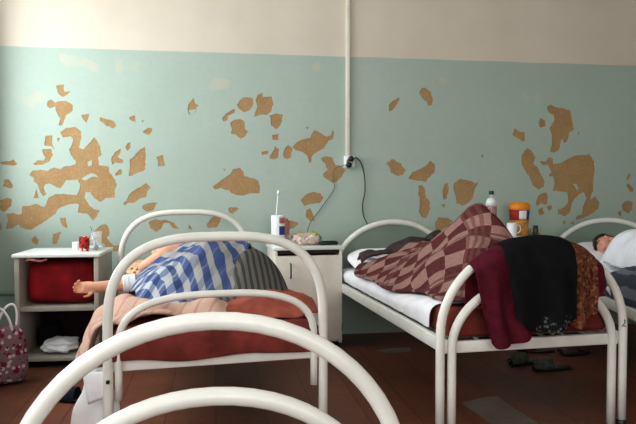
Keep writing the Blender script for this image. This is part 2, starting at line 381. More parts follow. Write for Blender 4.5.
[(1.813,1.131),(1.873,1.167),(1.965,1.153),(1.995,1.131),(2.018,1.160),(2.018,1.131),(1.988,1.087),(1.973,1.022),(1.943,0.986),(1.890,0.964),(1.844,0.986),(1.836,1.044),(1.821,1.080)],
[(1.671,0.828),(1.701,0.878),(1.769,0.870),(1.815,0.848),(1.785,0.812),(1.724,0.778),(1.672,0.778)],
[(2.036,1.364),(2.062,1.350),(2.047,1.328)],
[(2.578,1.738),(2.610,1.753),(2.658,1.732),(2.722,1.726),(2.778,1.705),(2.795,1.624),(2.812,1.565),(2.772,1.535),(2.749,1.460),(2.726,1.453),(2.709,1.489),(2.686,1.400),(2.647,1.378),(2.602,1.385),(2.622,1.437),(2.621,1.518),(2.600,1.569),(2.643,1.636),(2.635,1.673),(2.587,1.694)],
[(2.509,1.605),(2.520,1.649),(2.564,1.628),(2.568,1.583),(2.525,1.573)],
[(2.291,1.514),(2.311,1.565),(2.345,1.536),(2.392,1.537),(2.401,1.471),(2.378,1.456),(2.330,1.492)],
[(2.840,1.543),(2.856,1.539),(2.847,1.513)],
[(2.371,1.352),(2.394,1.389),(2.417,1.418),(2.457,1.389),(2.489,1.338),(2.466,1.286),(2.505,1.265),(2.530,1.213),(2.570,1.154),(2.563,1.109),(2.516,1.087),(2.468,1.117),(2.435,1.191),(2.388,1.257),(2.371,1.293)],
[(2.521,1.309),(2.576,1.309),(2.599,1.346),(2.631,1.332),(2.640,1.287),(2.704,1.295),(2.751,1.325),(2.815,1.355),(2.944,1.368),(2.985,1.312),(2.995,1.237),(2.988,1.162),(2.981,1.072),(2.958,1.012),(2.998,1.035),(3.040,0.982),(3.032,0.937),(2.968,0.892),(2.903,0.862),(2.839,0.845),(2.830,0.870),(2.887,0.892),(2.894,0.952),(2.925,1.020),(2.900,1.065),(2.860,1.050),(2.804,0.990),(2.789,0.908),(2.742,0.878),(2.685,0.894),(2.677,0.931),(2.733,0.946),(2.772,0.998),(2.755,1.065),(2.699,1.072),(2.635,1.080),(2.650,1.139),(2.633,1.191),(2.594,1.191),(2.625,1.228),(2.592,1.280),(2.545,1.280)],
[(2.810,1.132),(2.831,1.135),(2.859,1.095),(2.843,1.084)],
[(2.493,0.984),(2.516,1.043),(2.579,1.072),(2.596,1.028),(2.589,0.969),(2.541,0.976),(2.501,0.961)],
[(2.581,0.954),(2.620,0.968),(2.637,0.939),(2.605,0.921)],
[(2.515,0.924),(2.549,0.954),(2.566,0.894),(2.526,0.887)],
[(3.266,1.178),(3.290,1.220),(3.307,1.200),(3.275,1.155)],
[(3.267,1.125),(3.292,1.135),(3.334,1.095),(3.326,1.064),(3.293,1.079)],
[(3.232,0.966),(3.261,0.996),(3.328,0.988),(3.329,0.935),(3.296,0.890),(3.238,0.921)],
[(3.197,0.906),(3.230,0.921),(3.230,0.875),(3.206,0.875)],
[(2.718,0.834),(2.750,0.848),(2.740,0.804)],
[(2.783,0.818),(2.823,0.840),(2.815,0.810)]]
FADED = [
[(-1.064,2.024),(-1.026,2.040),(-0.951,2.020),(-0.888,2.016),(-0.825,1.985),(-0.787,1.953),(-0.800,1.913),(-0.851,1.919),(-0.876,1.957),(-0.952,1.949),(-1.015,1.947),(-1.052,1.985)],
[(-1.377,1.775),(-1.316,1.731),(-1.267,1.732),(-1.217,1.779),(-1.155,1.748),(-1.174,1.702),(-1.231,1.674),(-1.237,1.642),(-1.280,1.673),(-1.329,1.724),(-1.378,1.730)],
[(-0.677,2.003),(-0.645,2.010),(-0.620,1.958),(-0.646,1.898),(-0.678,1.917)],
[(-0.575,1.946),(-0.549,2.000),(-0.516,1.974),(-0.523,1.914)],
[(-0.042,1.839),(-0.002,1.888),(0.052,1.896),(0.119,1.877),(0.106,1.816),(0.052,1.815),(-0.016,1.806)],
[(0.722,2.011),(0.750,2.040),(0.778,2.013),(0.782,1.971),(0.743,1.957),(0.722,1.984)],
[(1.686,1.918),(1.716,1.940),(1.761,1.927),(1.754,1.898),(1.694,1.894)],
[(1.627,1.909),(1.656,1.913),(1.649,1.896)],
[(2.373,1.829),(2.428,1.823),(2.421,1.786),(2.374,1.793)],
[(2.452,1.809),(2.498,1.839),(2.538,1.796),(2.500,1.744)]]
# ------------------------------------------------------------------ the room
WALL_Y, XL, XR, YF, CEIL = 4.85, -1.52, 4.3, -1.6, 3.25

def ragged(poly, step=.012, amp=.006, seed=0.):
    out = []
    n = len(poly)
    for i in range(n):
        a, b = Vector(poly[i]), Vector(poly[(i+1) % n]); k = max(1, int((b-a).length/step))
        for j in range(k):
            q = a.lerp(b, j/k)
            d = Vector((noise.noise(Vector((q.x*45, q.y*45, seed))), noise.noise(Vector((q.x*45, q.y*45, seed+9)))))
            d2 = Vector((noise.noise(Vector((q.x*130, q.y*130, seed))), noise.noise(Vector((q.x*130, q.y*130, seed+9)))))
            out.append(q+d*amp+d2*amp*.5)
    return out
def inside(p, poly):
    c = False; n = len(poly); j = n-1
    for i in range(n):
        a, b = poly[i], poly[j]
        if (a[1] > p[1]) != (b[1] > p[1]) and p[0] < (b[0]-a[0])*(p[1]-a[1])/(b[1]-a[1])+a[0]: c = not c
        j = i
    return c

def make_back_wall():
    polys = [ragged(p) for p in PEELED]; fades = [ragged(p, .014, .012, 4.) for p in FADED]
    vs = [Vector((XL, 0)), Vector((XR, 0)), Vector((XR, CEIL)), Vector((XL, CEIL))]
    es = [(0, 1), (1, 2), (2, 3), (3, 0)]
    for p in polys+fades:
        b = len(vs); vs += [Vector((max(XL+.004, q[0]), q[1])) for q in p]
        es += [(b+i, b+(i+1) % len(p)) for i in range(len(p))]
    ov, oe, of, *_ = delaunay_2d_cdt(vs, es, [], 1, 1e-5)
    boxes = [(min(q[0] for q in p), max(q[0] for q in p), min(q[1] for q in p), max(q[1] for q in p), p, k)
             for k, L in ((1, polys), (2, fades)) for p in L]
    bm = bmesh.new(); bv = [bm.verts.new((v.x, 0, v.y)) for v in ov]
    for f in of:
        try: bf = bm.faces.new([bv[i] for i in f])
        except ValueError: continue
        c = bf.calc_center_median(); q = (c.x, c.z); odd = 0; fade = 0
        for x0, x1, z0, z1, p, k in boxes:
            if x0 <= q[0] <= x1 and z0 <= q[1] <= z1 and inside(q, p):
                if k == 1: odd ^= 1
                else: fade = 1
        bf.material_index = 1 if odd else (2 if fade else 0)
    bmesh.ops.recalc_face_normals(bm, faces=bm.faces)
    if sum(f.normal.y for f in bm.faces) > 0: bmesh.ops.reverse_faces(bm, faces=bm.faces)
    bare = [f for f in bm.faces if f.material_index == 1]
    r = bmesh.ops.extrude_face_region(bm, geom=bare)
    moved = [g for g in r['geom'] if isinstance(g, bmesh.types.BMVert)]
    bmesh.ops.translate(bm, verts=moved, vec=(0, .003, 0))
    newf = {g for g in r['geom'] if isinstance(g, bmesh.types.BMFace)}
    for f in list(bm.faces):
        if f not in newf and abs(f.normal.y) < .5: f.material_index = 3
    bmesh.ops.delete(bm, geom=[f for f in bare if f.is_valid and f not in newf], context='FACES')
    # a solid backing gives the wall its thickness
    bb = bmesh.ops.create_cube(bm, size=1)['verts']
    bmesh.ops.scale(bm, vec=(XR-XL, .16, CEIL), verts=bb)
    bmesh.ops.translate(bm, verts=bb, vec=((XL+XR)/2, .0865, CEIL/2))
    me = bpy.data.meshes.new('wall_back'); bm.to_mesh(me); bm.free()
    for k in ('wall', 'plaster', 'faded', 'rim'): me.materials.append(M[k])
    o = bpy.data.objects.new('wall_back', me); COL.objects.link(o); o.location = (0, WALL_Y, 0); return struct(o)
make_back_wall()

WINS = [(2.95, 4.60, .95, 2.75), (-.2, 1.7, .95, 2.75)]      # openings of the left wall: y0, y1, z0, z1
def left_wall():
    mb = MB(); x = XL-.15; t = .30
    def seg(y0, y1, z0, z1): mb.box((x, (y0+y1)/2, (z0+z1)/2), (t, y1-y0, z1-z0), 0)
    (a0, a1, z0, z1), (b0, b1, _, _) = WINS
    seg(YF, WALL_Y+.16, 0, z0); seg(YF, WALL_Y+.16, z1, CEIL)
    for y0, y1 in ((a1, WALL_Y+.16), (b1, a0), (YF, b0)): seg(y0, y1, z0, z1)
    struct(mb.build('wall_left', M['plain_wall'], smooth=False))
    for i, (y0, y1, z0, z1) in enumerate(WINS):
        f = MB(); xx = XL-.2; w = .06
        for yy in (y0+w/2, (y0+y1)/2, y1-w/2): f.box((xx, yy, (z0+z1)/2), (.06, w, z1-z0), .004)
        for zz in (z0+w/2, z1-w/2, z1-.5): f.box((xx, (y0+y1)/2, zz), (.055, y1-y0, w), .004)
        o = struct(f.build('window_%d' % (i+1), M['plastic_white']))
        s = MB().box((XL-.06, (y0+y1)/2, z0-.015), (.3, y1-y0+.1, .03), .006)
        struct(s.build('trim_%d' % (i+1), M['plastic_white']))
left_wall()
def slab(name, c, size, m): return struct(MB().box(c, size, 0).build(name, M[m]))
slab('wall_right', (XR+.08, (YF+WALL_Y)/2, CEIL/2), (.16, WALL_Y-YF+.3, CEIL), 'plain_wall')
FRONT = (-.9, 2.1, .95, 2.75)                                # window added in the wall behind the photographer for frontal fill: x0, x1, z0, z1
def front_wall():
    x0, x1, z0, z1 = FRONT; mb = MB(); y = YF-.08
    for a, b, c, d in ((XL-.3, XR+.3, 0, z0), (XL-.3, XR+.3, z1, CEIL), (XL-.3, x0, z0, z1), (x1, XR+.3, z0, z1)):
        mb.box(((a+b)/2, y, (c+d)/2), (b-a, .16, d-c), 0)
    struct(mb.build('wall_front', M['plain_wall'], smooth=False))
    f = MB(); w = .06
    for xx in (x0+w/2, x0+(x1-x0)/3, x0+(x1-x0)*2/3, x1-w/2): f.box((xx, y-.03, (z0+z1)/2), (w, .06, z1-z0), .004)
    for zz in (z0+w/2, z1-w/2, z1-.5): f.box(((x0+x1)/2, y-.03, zz), (x1-x0, .055, w), .004)
    struct(f.build('window_3', M['plastic_white']))
front_wall()
slab('ceiling', ((XL+XR)/2, (YF+WALL_Y)/2, CEIL+.08), (XR-XL+.8, WALL_Y-YF+.5, .16), 'ceiling')
def make_floor():
    mb = MB(); mb.box(((XL+XR)/2, (YF+WALL_Y)/2, -.08), (XR-XL+.8, WALL_Y-YF+.5, .16), 0)
    mb.mi = 1
    for k, poly in enumerate(([(1.246, 3.187), (1.373, 3.246), (1.475, 3.262), (1.473, 3.02), (1.493, 2.84), (1.262, 2.88)],
                 [(1.07, 4.31), (1.18, 4.36), (1.33, 4.36), (1.30, 4.24), (1.12, 4.24)])):
        p = ragged(poly, .03, .012, k*3.); vs = [mb.bm.verts.new((q[0], q[1], .0012)) for q in p]
        f = mb.bm.faces.new(vs); f.material_index = 1
    return struct(mb.build('floor', [M['floor'], M['floor_bare']]))
make_floor()

# ------------------------------------------------------------------ beds
LEN, HW = 1.92, .44
def arch_pts(w, top, bottom, zs, p=2.0, n=28):
    """floor-to-floor bent tube: straight legs up to zs, then a super-ellipse of exponent p"""
    pts = [(-w, bottom), (-w, (bottom+zs)/2), (-w, zs-.06)]
    for i in range(n+1):
        a = PI-PI*i/n; c, s = math.cos(a), math.sin(a)
        pts.append((w*math.copysign(abs(c)**(2/p), c), zs+(top-zs)*abs(s)**(2/p)))
    pts += [(w, zs-.06), (w, (bottom+zs)/2), (w, bottom)]
    return pts
def make_bed(label, foot, rot, hw, top, p, zs, itop, ibot, ip, izs, iw, headin=True, panel=False, r=.0195, ir=.0195, headtop=None, group='white metal hospital beds'):
    t = thing('hospital_bed', label, 'bed', (foot[0], foot[1], 0), rot, group)
    m = M['bed_paint']
    for nm, y, sgn, tp in (('footboard', 0, -1, top), ('headboard', LEN, 1, headtop or top)):
        a = MB().tube([(x, y, z) for x, z in arch_pts(hw, tp, .012, zs, p)], r, 16)
        fb = a.build(nm, m, t)
        for sx in (-1, 1):
            MB().lathe((sx*hw, y, 0), [(r+.003, 0), (r+.004, .004), (r+.003, .03), (r*.9, .032)], 14).build('rubber_foot', M['dark'], fb)
        if sgn < 0 or headin:
            MB().tube([(x, y-sgn*.002, z) for x, z in arch_pts(iw, itop, ibot, izs, ip)], ir, 16).build('inner_arch', m, t)
    for sx in (-1, 1):
        MB().box((sx*(hw-.028), LEN/2, .41), (.03, LEN-.02, .06), .004).build('side_rail', m, t)
    for y in (.022, LEN-.022):
        MB().box((0, y, .405), (2*hw-.03, .03, .05), .004).build('end_rail', m, t)
    g = MB()
    for i in range(15):
        y = .1+i*(LEN-.2)/14; g.box((0, y, .428), (2*hw-.07, .012, .006), 0)
    for i in range(8):
        x = -hw+.08+i*(2*hw-.16)/7; g.box((x, LEN/2, .434), (.012, LEN-.05, .005), 0)
    g.build('wire_base', M['wire'], t)
    if panel:
        pts = [(x*.985, z-.012) for x, z in arch_pts(hw, headtop or top, .44, zs, p) if z > .44]
        bm = MB()
        for yy in (LEN-.004, LEN+.004):
            bm.bm.faces.new([bm.bm.verts.new((x, yy, z)) for x, z in pts])
        f0, f1 = list(bm.bm.faces)
        n = len(pts); v0, v1 = list(f0.verts), list(f1.verts)
        for i in range(n): bm.bm.faces.new((v0[i], v0[(i+1) % n], v1[(i+1) % n], v1[i]))
        bm.build('headboard_panel', M['panel'], t)
    return t
BEDS = {}
def bedfr(k, foot, rot): BEDS[k] = (Vector((foot[0], foot[1], 0)), rot)
bedfr(1, (.02, 2.69), math.radians(6.3)); bedfr(2, (1.41, 2.74), math.radians(3.6))
bedfr(3, (2.59, 2.78), math.radians(-12)); bedfr(0, (-.005, 1.40), PI)
def onbed(mb, k, name, mats, **kw):
    f, r = BEDS[k]; return mb.build(name, mats, loc=f, rot=r, recenter=True, **kw)
def W(k, u, v, z):
    f, r = BEDS[k]; return f+Matrix.Rotation(r, 3, 'Z') @ Vector((u, v, z))

b1 = make_bed('white metal hospital bed with flat-topped arches, red mattress, person in blue plaid', BEDS[1][0], BEDS[1][1], .435, .905, 3.0, .52, .672, .27, 2.9, .46, .395, headin=False, ir=.015, headtop=.935)
b2 = make_bed('white metal hospital bed with clothes hung over its rounded foot arch', BEDS[2][0], BEDS[2][1], .45, .853, 2.05, .46, .69, .012, 2.05, .40, .395, headin=False, panel=True)
b3 = make_bed('white metal hospital bed at the far right under the white bedding', BEDS[3][0], BEDS[3][1], .45, .853, 2.05, .46, .69, .012, 2.05, .40, .395, headin=False, panel=True)
b0 = make_bed('nearest white metal bed, two bare nested arches at the bottom of the photo', BEDS[0][0], BEDS[0][1], .420, .820, 2.05, .42, .660, .012, 2.05, .36, .365, headin=False)
# bolt and painted digit on the foot posts
MB().tube([(-.435, -.019, .35), (-.435, -.026, .35)], .008, 10).build('bolt', M['dark'], b1)
def digit():
    cu = bpy.data.curves.new('d', 'FONT'); cu.body = '2'; cu.size = .05; cu.align_x = 'CENTER'
    to = bpy.data.objects.new('d', cu); COL.objects.link(to)
    dg = bpy.context.evaluated_depsgraph_get(); me = bpy.data.meshes.new_from_object(to.evaluated_get(dg))
    bpy.data.objects.remove(to)
    bm = bmesh.new(); bm.from_mesh(me); bmesh.ops.triangulate(bm, faces=bm.faces)
    bmesh.ops.subdivide_edges(bm, edges=bm.edges, cuts=2)
    for v in bm.verts:
        a = v.co.x/.0205-.5; v.co = Vector((.45+.0203*math.sin(a), -.0203*math.cos(a), .465+v.co.y))
    bm.to_mesh(me); bm.free(); me.materials.append(M['dark']); me.name = 'painted_number'
    o = bpy.data.objects.new('painted_number', me); COL.objects.link(o); o.parent = b2
    o['label'] = 'small dark painted figure 2 on the right foot post'
digit()

# ------------------------------------------------------------------ mattresses and bedding
def puff(v): return .042*(1-sstep(.12, .75, v))      # the second bed's mattress is rolled thicker at the foot
def mattress(k, label, w=.40, z0=.4385, z1=.52, v0=.032, v1=1.87, m='red_ticking'):
    mb = MB()
    mb.box((0, (v0+v1)/2, (z0+z1)/2), (2*w, v1-v0, z1-z0), .028, seg=4)
    bmesh.ops.subdivide_edges(mb.bm, edges=[e for e in mb.bm.edges if e.calc_length() > .3], cuts=14, use_grid_fill=True)
    for v in mb.bm.verts:
        if k == 2 and v.co.z > .48: v.co.z += puff(v.co.y)
        n = noise.noise(v.co*6+Vector((k*7, 0, 0)))
        v.co.z += n*.008*(1 if v.co.z > .48 else .0); v.co.x += n*.006
    return tag(onbed(mb, k, 'mattress', M[m]), label, 'mattress', 'hospital bed mattresses')
mattress(1, 'dark red mattress under the person in blue plaid')
mattress(2, 'red mattress showing at the foot of the bed with the white sheet')
mattress(3, 'red mattress of the bed at the far right edge')

def cover(w, z0, z1, out, rad=.045):
    """cross-section of a sheet over a mattress: returns (x, z) for a in 0..1"""
    w += out; z1 += out
    segs = [((-w, z0), (-w, z1-rad))]
    pts = [(-w, z0), (-w, (z0+z1-rad)/2), (-w, z1-rad)]
    for i in range(1, 7):
        a = PI-PI/2*i/6; pts.append((-w+rad+rad*math.cos(a), z1-rad+rad*math.sin(a)))
    for i in range(1, 13): pts.append((-w+rad+(2*w-2*rad)*i/12, z1))
    for i in range(1, 7):
        a = PI/2-PI/2*i/6; pts.append((w-rad+rad*math.cos(a), z1-rad+rad*math.sin(a)))
    pts += [(w, (z0+z1-rad)/2), (w, z0)]
    L = [0]
    for a, b in zip(pts, pts[1:]): L.append(L[-1]+math.dist(a, b))
    def f(t):
        d = t*L[-1]
        for i in range(len(pts)-1):
            if d <= L[i+1]+1e-9:
                q = (d-L[i])/(L[i+1]-L[i]); return (pts[i][0]+(pts[i+1][0]-pts[i][0])*q, pts[i][1]+(pts[i+1][1]-pts[i][1])*q)
        return pts[-1]
    return f, L[-1]
def sheet(k, label, v0, v1, z0, out=.008, skew=0., amp=.011):
    f, L = cover(.40, z0, .52, out)
    def fn(s, t):
        x, z = f(s); v = v0+(v1-v0)*t + skew*(abs(s-.5)*2)**3*(1-t)
        n = fbm(x*3, v*9, k*3.3)*.5+noise.noise(Vector((x*9, v*17, k)))*.5
        side = sstep(.36, .41, abs(x))
        return (x+math.copysign(1, x)*(max(0, n)*.02*side+.016*side*sstep(.44, .5, z)), v, z+n*amp*(1-side)+.004+(puff(v)*sstep(.47, .50, z) if k == 2 else 0))
    return tag(onbed(MB().grid(fn, 44, 50), k, 'bed_sheet', M['cloth_white'], thick=.004, sub=1), label, 'sheet', 'white bed sheets')
sheet(2, 'white sheet pulled over the mattress under the brown checked blanket', .13, 1.86, .448, skew=.07)
sheet(3, 'white sheet on the far right bed beneath the sleeper with dark hair', .75, 1.86, .448)

def pillow(k, label, c, half, m, rot=0., tilt=0., seed=0.):
    mb = MB()
    def fn(p):
        x, y = p.x, p.y; e = .62
        X = math.copysign(abs(x)**e, x); Y = math.copysign(abs(y)**e, y)
        n = noise.noise(Vector((x*2+seed, y*2, p.z*2)))
        return Vector((X*(1+.05*n), Y*(1+.05*n), p.z*(1+.25*n)))
    mb.ball((0, 0, 0), half, 32, fn)
    bmesh.ops.rotate(mb.bm, verts=mb.bm.verts, cent=(0, 0, 0), matrix=Matrix.Rotation(rot, 3, 'Z') @ Matrix.Rotation(tilt, 3, 'X'))
    bmesh.ops.translate(mb.bm, verts=mb.bm.verts, vec=c)
    return tag(onbed(mb, k, 'pillow', m, sub=1), label, 'pillow', 'bed pillows')
pillow(1, 'flower-printed pillow behind the left foot arch, under the head of the person in plaid', (-.10, 1.62, .585), (.30, .20, .06), M['pillow_print'], 0, .1, 1)
pillow(2, 'white pillow at the head of the bed with the brown checked blanket', (-.08, 1.68, .595), (.32, .19, .062), M['cloth_white'], .1, .25, 2)
pillow(3, 'large white pillow under the dark-haired sleeper at the right', (-.12, 1.62, .60), (.34, .24, .085), M['cloth_white'], .1, .15, 3)
pillow(1, 'small salmon red cushion at the back of the plaid sleeper', (.34, 1.02, .565), (.07, .15, .05), M['red_fold'], .1, .0, 4)

# ------------------------------------------------------------------ people
def head_shape(mb, c, right, fwd, up, s=1.):
    """a head with brow, nose, lips, chin and ears, axes given; c = centre of the skull"""
    R = Matrix((right, fwd, up)).transposed()
    def put(fn, rad, at, seg=20):
        r = bmesh.ops.create_uvsphere(mb.bm, u_segments=seg, v_segments=seg//2+2, radius=1)
        for v in r['verts']:
            p = v.co.copy(); p = fn(p) if fn else p
            q = Vector((p.x*rad[0]+at[0], p.y*rad[1]+at[1], p.z*rad[2]+at[2]))*s
            v.co = R @ q + Vector(c)
        mb._new(list({f for v in r['verts'] for f in v.link_faces}))
    def skull(p):
        x, y, z = p
        if z < 0: x *= 1-.32*(-z)**1.3; y = y*(1-.18*(-z)) + .06*(-z)
        if y > 0: x *= 1-.10*y*y
        return Vector((x, y, z))
    put(skull, (.077, .096, .115), (0, 0, 0), 32)
    put(None, (.012, .020, .022), (0, .098, -.022))          # nose tip
    put(None, (.009, .014, .030), (0, .094, .002))           # bridge
    for sx in (-1, 1):
        put(None, (.016, .010, .009), (sx*.030, .084, .012))   # closed lids
        put(None, (.022, .010, .007), (sx*.030, .086, .032))   # brow ridge
        put(None, (.020, .018, .018), (sx*.042, .068, -.025))  # cheek
        put(None, (.010, .018, .031), (sx*.077, -.008, -.004)) # ear
        put(None, (.007, .007, .007), (sx*.010, .098, -.030))  # nostril wing
    put(None, (.022, .010, .007), (0, .089, -.054)); put(None, (.019, .010, .007), (0, .087, -.066))
    put(None, (.022, .018, .016), (0, .076, -.096))          # chin
    return R
def hair_cap(c, R, s, m, parent, loc, rot, long_=False, name='hair'):
    mb = MB()
    r = bmesh.ops.create_uvsphere(mb.bm, u_segments=36, v_segments=22, radius=1); dele = []
    for v in r['verts']:
        p = v.co.copy(); n = noise.noise(p*7)*.04+noise.noise(p*20)*.02
        face = p.y > .28 and p.z < (.40 if long_ else .52)+.1*math.sin(p.x*7)
        low = p.z < (-.75 if p.y < -.05 else -.05)
        if face or low: dele.append(v)
        q = Vector((p.x*.077, p.y*.096, p.z*.115))*(1.09+n*1.2)
        if long_ and p.y < 0: q.y -= .015; q.z -= .02*max(0, -p.z)
        v.co = R @ (q*s) + Vector(c)
    mb._new(mb.bm.faces); bmesh.ops.delete(mb.bm, geom=dele, context='VERTS')
    o = mb.build(name, m, None, loc=(0, 0, 0), thick=-.008); o.parent = parent; return o
def finger(mb, base, d, bend, L, r, axis):
    pts = [Vector(base)-Vector(d)*.012]; q = Vector(base); dd = Vector(d).normalized()
    seq = [q.copy()]
    for i, f in enumerate((.45, .32, .23)):
        q = q+dd*L*f; seq.append(q.copy()); dd = Matrix.Rotation(bend*(1 if i == 0 else .85), 3, axis) @ dd
    sp = spline([pts[0]]+seq, 4); n = len(sp)
    mb.tube(sp, [r*(1-.28*i/(n-1)) for i in range(n)], 10)
    mb.ball(sp[-1], (r*.72,)*3, 10)
def hand(mb, wrist, d, palm_n, side, s=1., bend=.5):
    """d: direction of the fingers, palm_n: out of the palm, side: +1/-1 which side carries the thumb"""
    d = Vector(d).normalized(); n = Vector(palm_n); n = (n-d*n.dot(d)).normalized(); x = d.cross(n)*side
    Rm = Matrix((x, d, n)).transposed(); w = Vector(wrist)
    r = bmesh.ops.create_uvsphere(mb.bm, u_segments=18, v_segments=12, radius=1)
    for v in r['verts']:
        p = v.co.copy(); p.x = math.copysign(abs(p.x)**.75, p.x); p.y = math.copysign(abs(p.y)**.7, p.y)
        v.co = w+Rm @ (Vector((p.x*.040*(1+.12*p.y), p.y*.047+.042, p.z*.0145))*s)
    mb._new(list({f for v in r['verts'] for f in v.link_faces}))
    for i, (off, L) in enumerate(((.029, .072), (.010, .080), (-.010, .075), (-.029, .060))):
        b = w+Rm @ (Vector((off, .084-.004*abs(i-1.2), 0))*s)
        fd = Rm @ Vector((off*1.6, 1, 0)).normalized()
        finger(mb, b, fd, bend*(1+.15*i), L*s, .0088*s, d.cross(n))
    # thumb leaves the side of the palm near its base
    b = w+Rm @ (Vector((.034, .026, .004))*s); td = Rm @ Vector((.72, .62, .30)).normalized()
    finger(mb, b, td, .30*side, .062*s, .0105*s, n)
def body(name, joints, edges, extra, voxel=.006, mat=None, label='', group=None):
    """one continuous figure: skinned skeleton + head + hands fused by a voxel remesh"""
    me = bpy.data.meshes.new('s'); me.from_pydata([Vector(j[0]) for j in joints], edges, [])
    o = bpy.data.objects.new('s', me); COL.objects.link(o)
    sk = o.modifiers.new('skin', 'SKIN'); sk.use_smooth_shade = True; sk.branch_smoothing = .3
    o.modifiers.new('sub', 'SUBSURF').levels = 2; o.modifiers['sub'].render_levels = 2
    for i, j in enumerate(joints):
        r = j[1]; me.skin_vertices[0].data[i].radius = (r, r) if not isinstance(r, tuple) else r
        me.skin_vertices[0].data[i].use_root = (i == 0)
    dg = bpy.context.evaluated_depsgraph_get(); ev = bpy.data.meshes.new_from_object(o.evaluated_get(dg))
    bpy.data.objects.remove(o)
    mb = MB(); mb.bm.from_mesh(ev); extra(mb)
    me2 = bpy.data.meshes.new('b'); mb.bm.to_mesh(me2); mb.bm.free()
    o2 = bpy.data.objects.new('b', me2); COL.objects.link(o2)
    rm = o2.modifiers.new('fuse', 'REMESH'); rm.mode = 'VOXEL'; rm.voxel_size = voxel; rm.use_smooth_shade = True
    sm = o2.modifiers.new('smooth', 'SMOOTH'); sm.factor = .5; sm.iterations = 2
    dg = bpy.context.evaluated_depsgraph_get(); ev = bpy.data.meshes.new_from_object(o2.evaluated_get(dg))
    bpy.data.objects.remove(o2)
    ev.name = name; ev.materials.clear(); ev.materials.append(mat)
    for p in ev.polygons: p.use_smooth = True; p.material_index = 0
    ob = bpy.data.objects.new(name, ev); COL.objects.link(ob)
    tag(ob, label, 'person', group); return ob
def Wd(k, u, v, z): return Matrix.Rotation(BEDS[k][1], 3, 'Z') @ Vector((u, v, z))
def tubes(pts, r, m, name, parent, n=14, wr=0., seed=0.):
    mb = MB(); sp = spline(pts, 8); N = len(sp)
    rr = [(r[0]+(r[1]-r[0])*i/(N-1))*(1+wr*noise.noise(Vector((i*.55, seed, 0)))) for i in range(N)]
    mb.tube(sp, rr, n)
    o = mb.build(name, m); o.parent = parent; return o

# ---- the sleeper in blue plaid (bed in the middle)
def sleeper_plaid():
    k = 1; w = lambda *a: W(k, *a)
    J = [(w(.16, .78, .645), .115), (w(.13, .98, .65), .10), (w(.09, 1.16, .665), .12), (w(.02, 1.32, .67), .055), (w(-.06, 1.42, .68), .05),
         (w(.06, 1.20, .775), .055), (w(-.17, 1.10, .735), .042), (w(-.30, 1.16, .645), .036), (w(-.23, 1.38, .665), .028),
         (w(.02, 1.20, .60), .055), (w(-.20, 1.04, .578), .042), (w(-.40, 1.00, .582), .038), (w(-.535, .985, .575), .031),
         (w(.14, .72, .70), .085), (w(-.16, .64, .66), .062), (w(.08, .50, .62), .042),
         (w(.14, .72, .61), .085), (w(-.14, .60, .585), .062), (w(.12, .47, .575), .042)]
    E = [(0, 1), (1, 2), (2, 3), (3, 4), (2, 5), (5, 6), (6, 7), (7, 8), (2, 9), (9, 10), (10, 11), (11, 12), (0, 13), (13, 14), (14, 15), (0, 16), (16, 17), (17, 18)]
    hc = w(-.135, 1.495, .715); up = Wd(k, -.30, .92, .12).normalized(); f0 = Wd(k, -.62, -.30, -.05)
    fw = (f0-up*f0.dot(up)).normalized(); rt = fw.cross(up); keep = {}
    def ex(mb):
        keep['R'] = head_shape(mb, hc, rt, fw, up)
        mb.tube(spline([w(-.40, 1.0, .581), w(-.50, .99, .577), w(-.565, .983, .576), w(-.60, .979, .577)], 5), [.034-.0007*i for i in range(16)], 14)
        hand(mb, w(-.53, .985, .575), Wd(k, -1, -.12, .05), Wd(k, .15, -.75, .45), -1, .88, .85)
        hand(mb, w(-.23, 1.38, .665), Wd(k, .2, 1, .0), Wd(k, .1, -.1, 1), 1, 1.0, .25)
    p = body('person', J, E, ex, .005, M['skin'], 'person asleep on the middle bed, bare forearm hanging out towards the open nightstand')
    hair_cap(hc-up*.006, keep['R'], 1.0, M['hair_dark'], p, None, 0)
    sl = tubes([w(-.02, 1.17, .60), w(-.20, 1.04, .582), w(-.35, 1.005, .585)], (.070, .050), M['plaid_sleeve'], 'shirt_sleeve', p, 18, .12, 2)
    tubes([w(-.335, 1.007, .585), w(-.375, 1.003, .584), w(-.40, 1.0, .583)], (.053, .050), M['cloth_white'], 'shirt_cuff', p, 18, .1, 5)
    return p
pm = M['plaid'].copy(); pm.name = 'blue_white_check_sleeve'; M['plaid_sleeve'] = pm
for nd in pm.node_tree.nodes:
    if nd.type == 'TEX_COORD':
        for l in list(pm.node_tree.links):
            if l.from_node == nd and l.from_socket.name == 'UV': 
                t_ = l.to_socket; pm.node_tree.links.remove(l); pm.node_tree.links.new(nd.outputs['Object'], t_)
sleeper_plaid()

def lump(u, v, c, wl, wr, pl, pr, v0, v1, v2, v3, H):
    al = sstep(v0, v1, v)*(1-sstep(v2, v3, v))
    x = (c-u)/wl if u < c else (u-c)/wr; p = pl if u < c else pr
    return H*al*max(0., 1-min(1, x)**p)**(1/(p if u >= c else 1.25))
def wr_noise(u, v, s): return fbm(u*5+s, v*5, s)*.022+noise.noise(Vector((u*14+v*9, v*5, s)))*.010
def plaid_fn(s, t):
    v = .30+1.10*t+.04*s*s*(1-t); ur = .12+.20*sstep(.0, .62, t)+.015*math.sin(t*11); u = -.345+(ur+.345)*s
    v += .05*math.sin(s*5+1)*(1-t); u += .02*math.sin(t*7)
    h = lump(u, v, .10, .46, .268, 1.7, 2.4, .22, .62, 1.14, 1.46, .278)
    return (u, v, .540+h+wr_noise(u, v, 1)*(.4+min(1, h*5))+.010*math.sin(u*30+v*16+4*fbm(u*2, v*2, 7))*min(1, h*6))
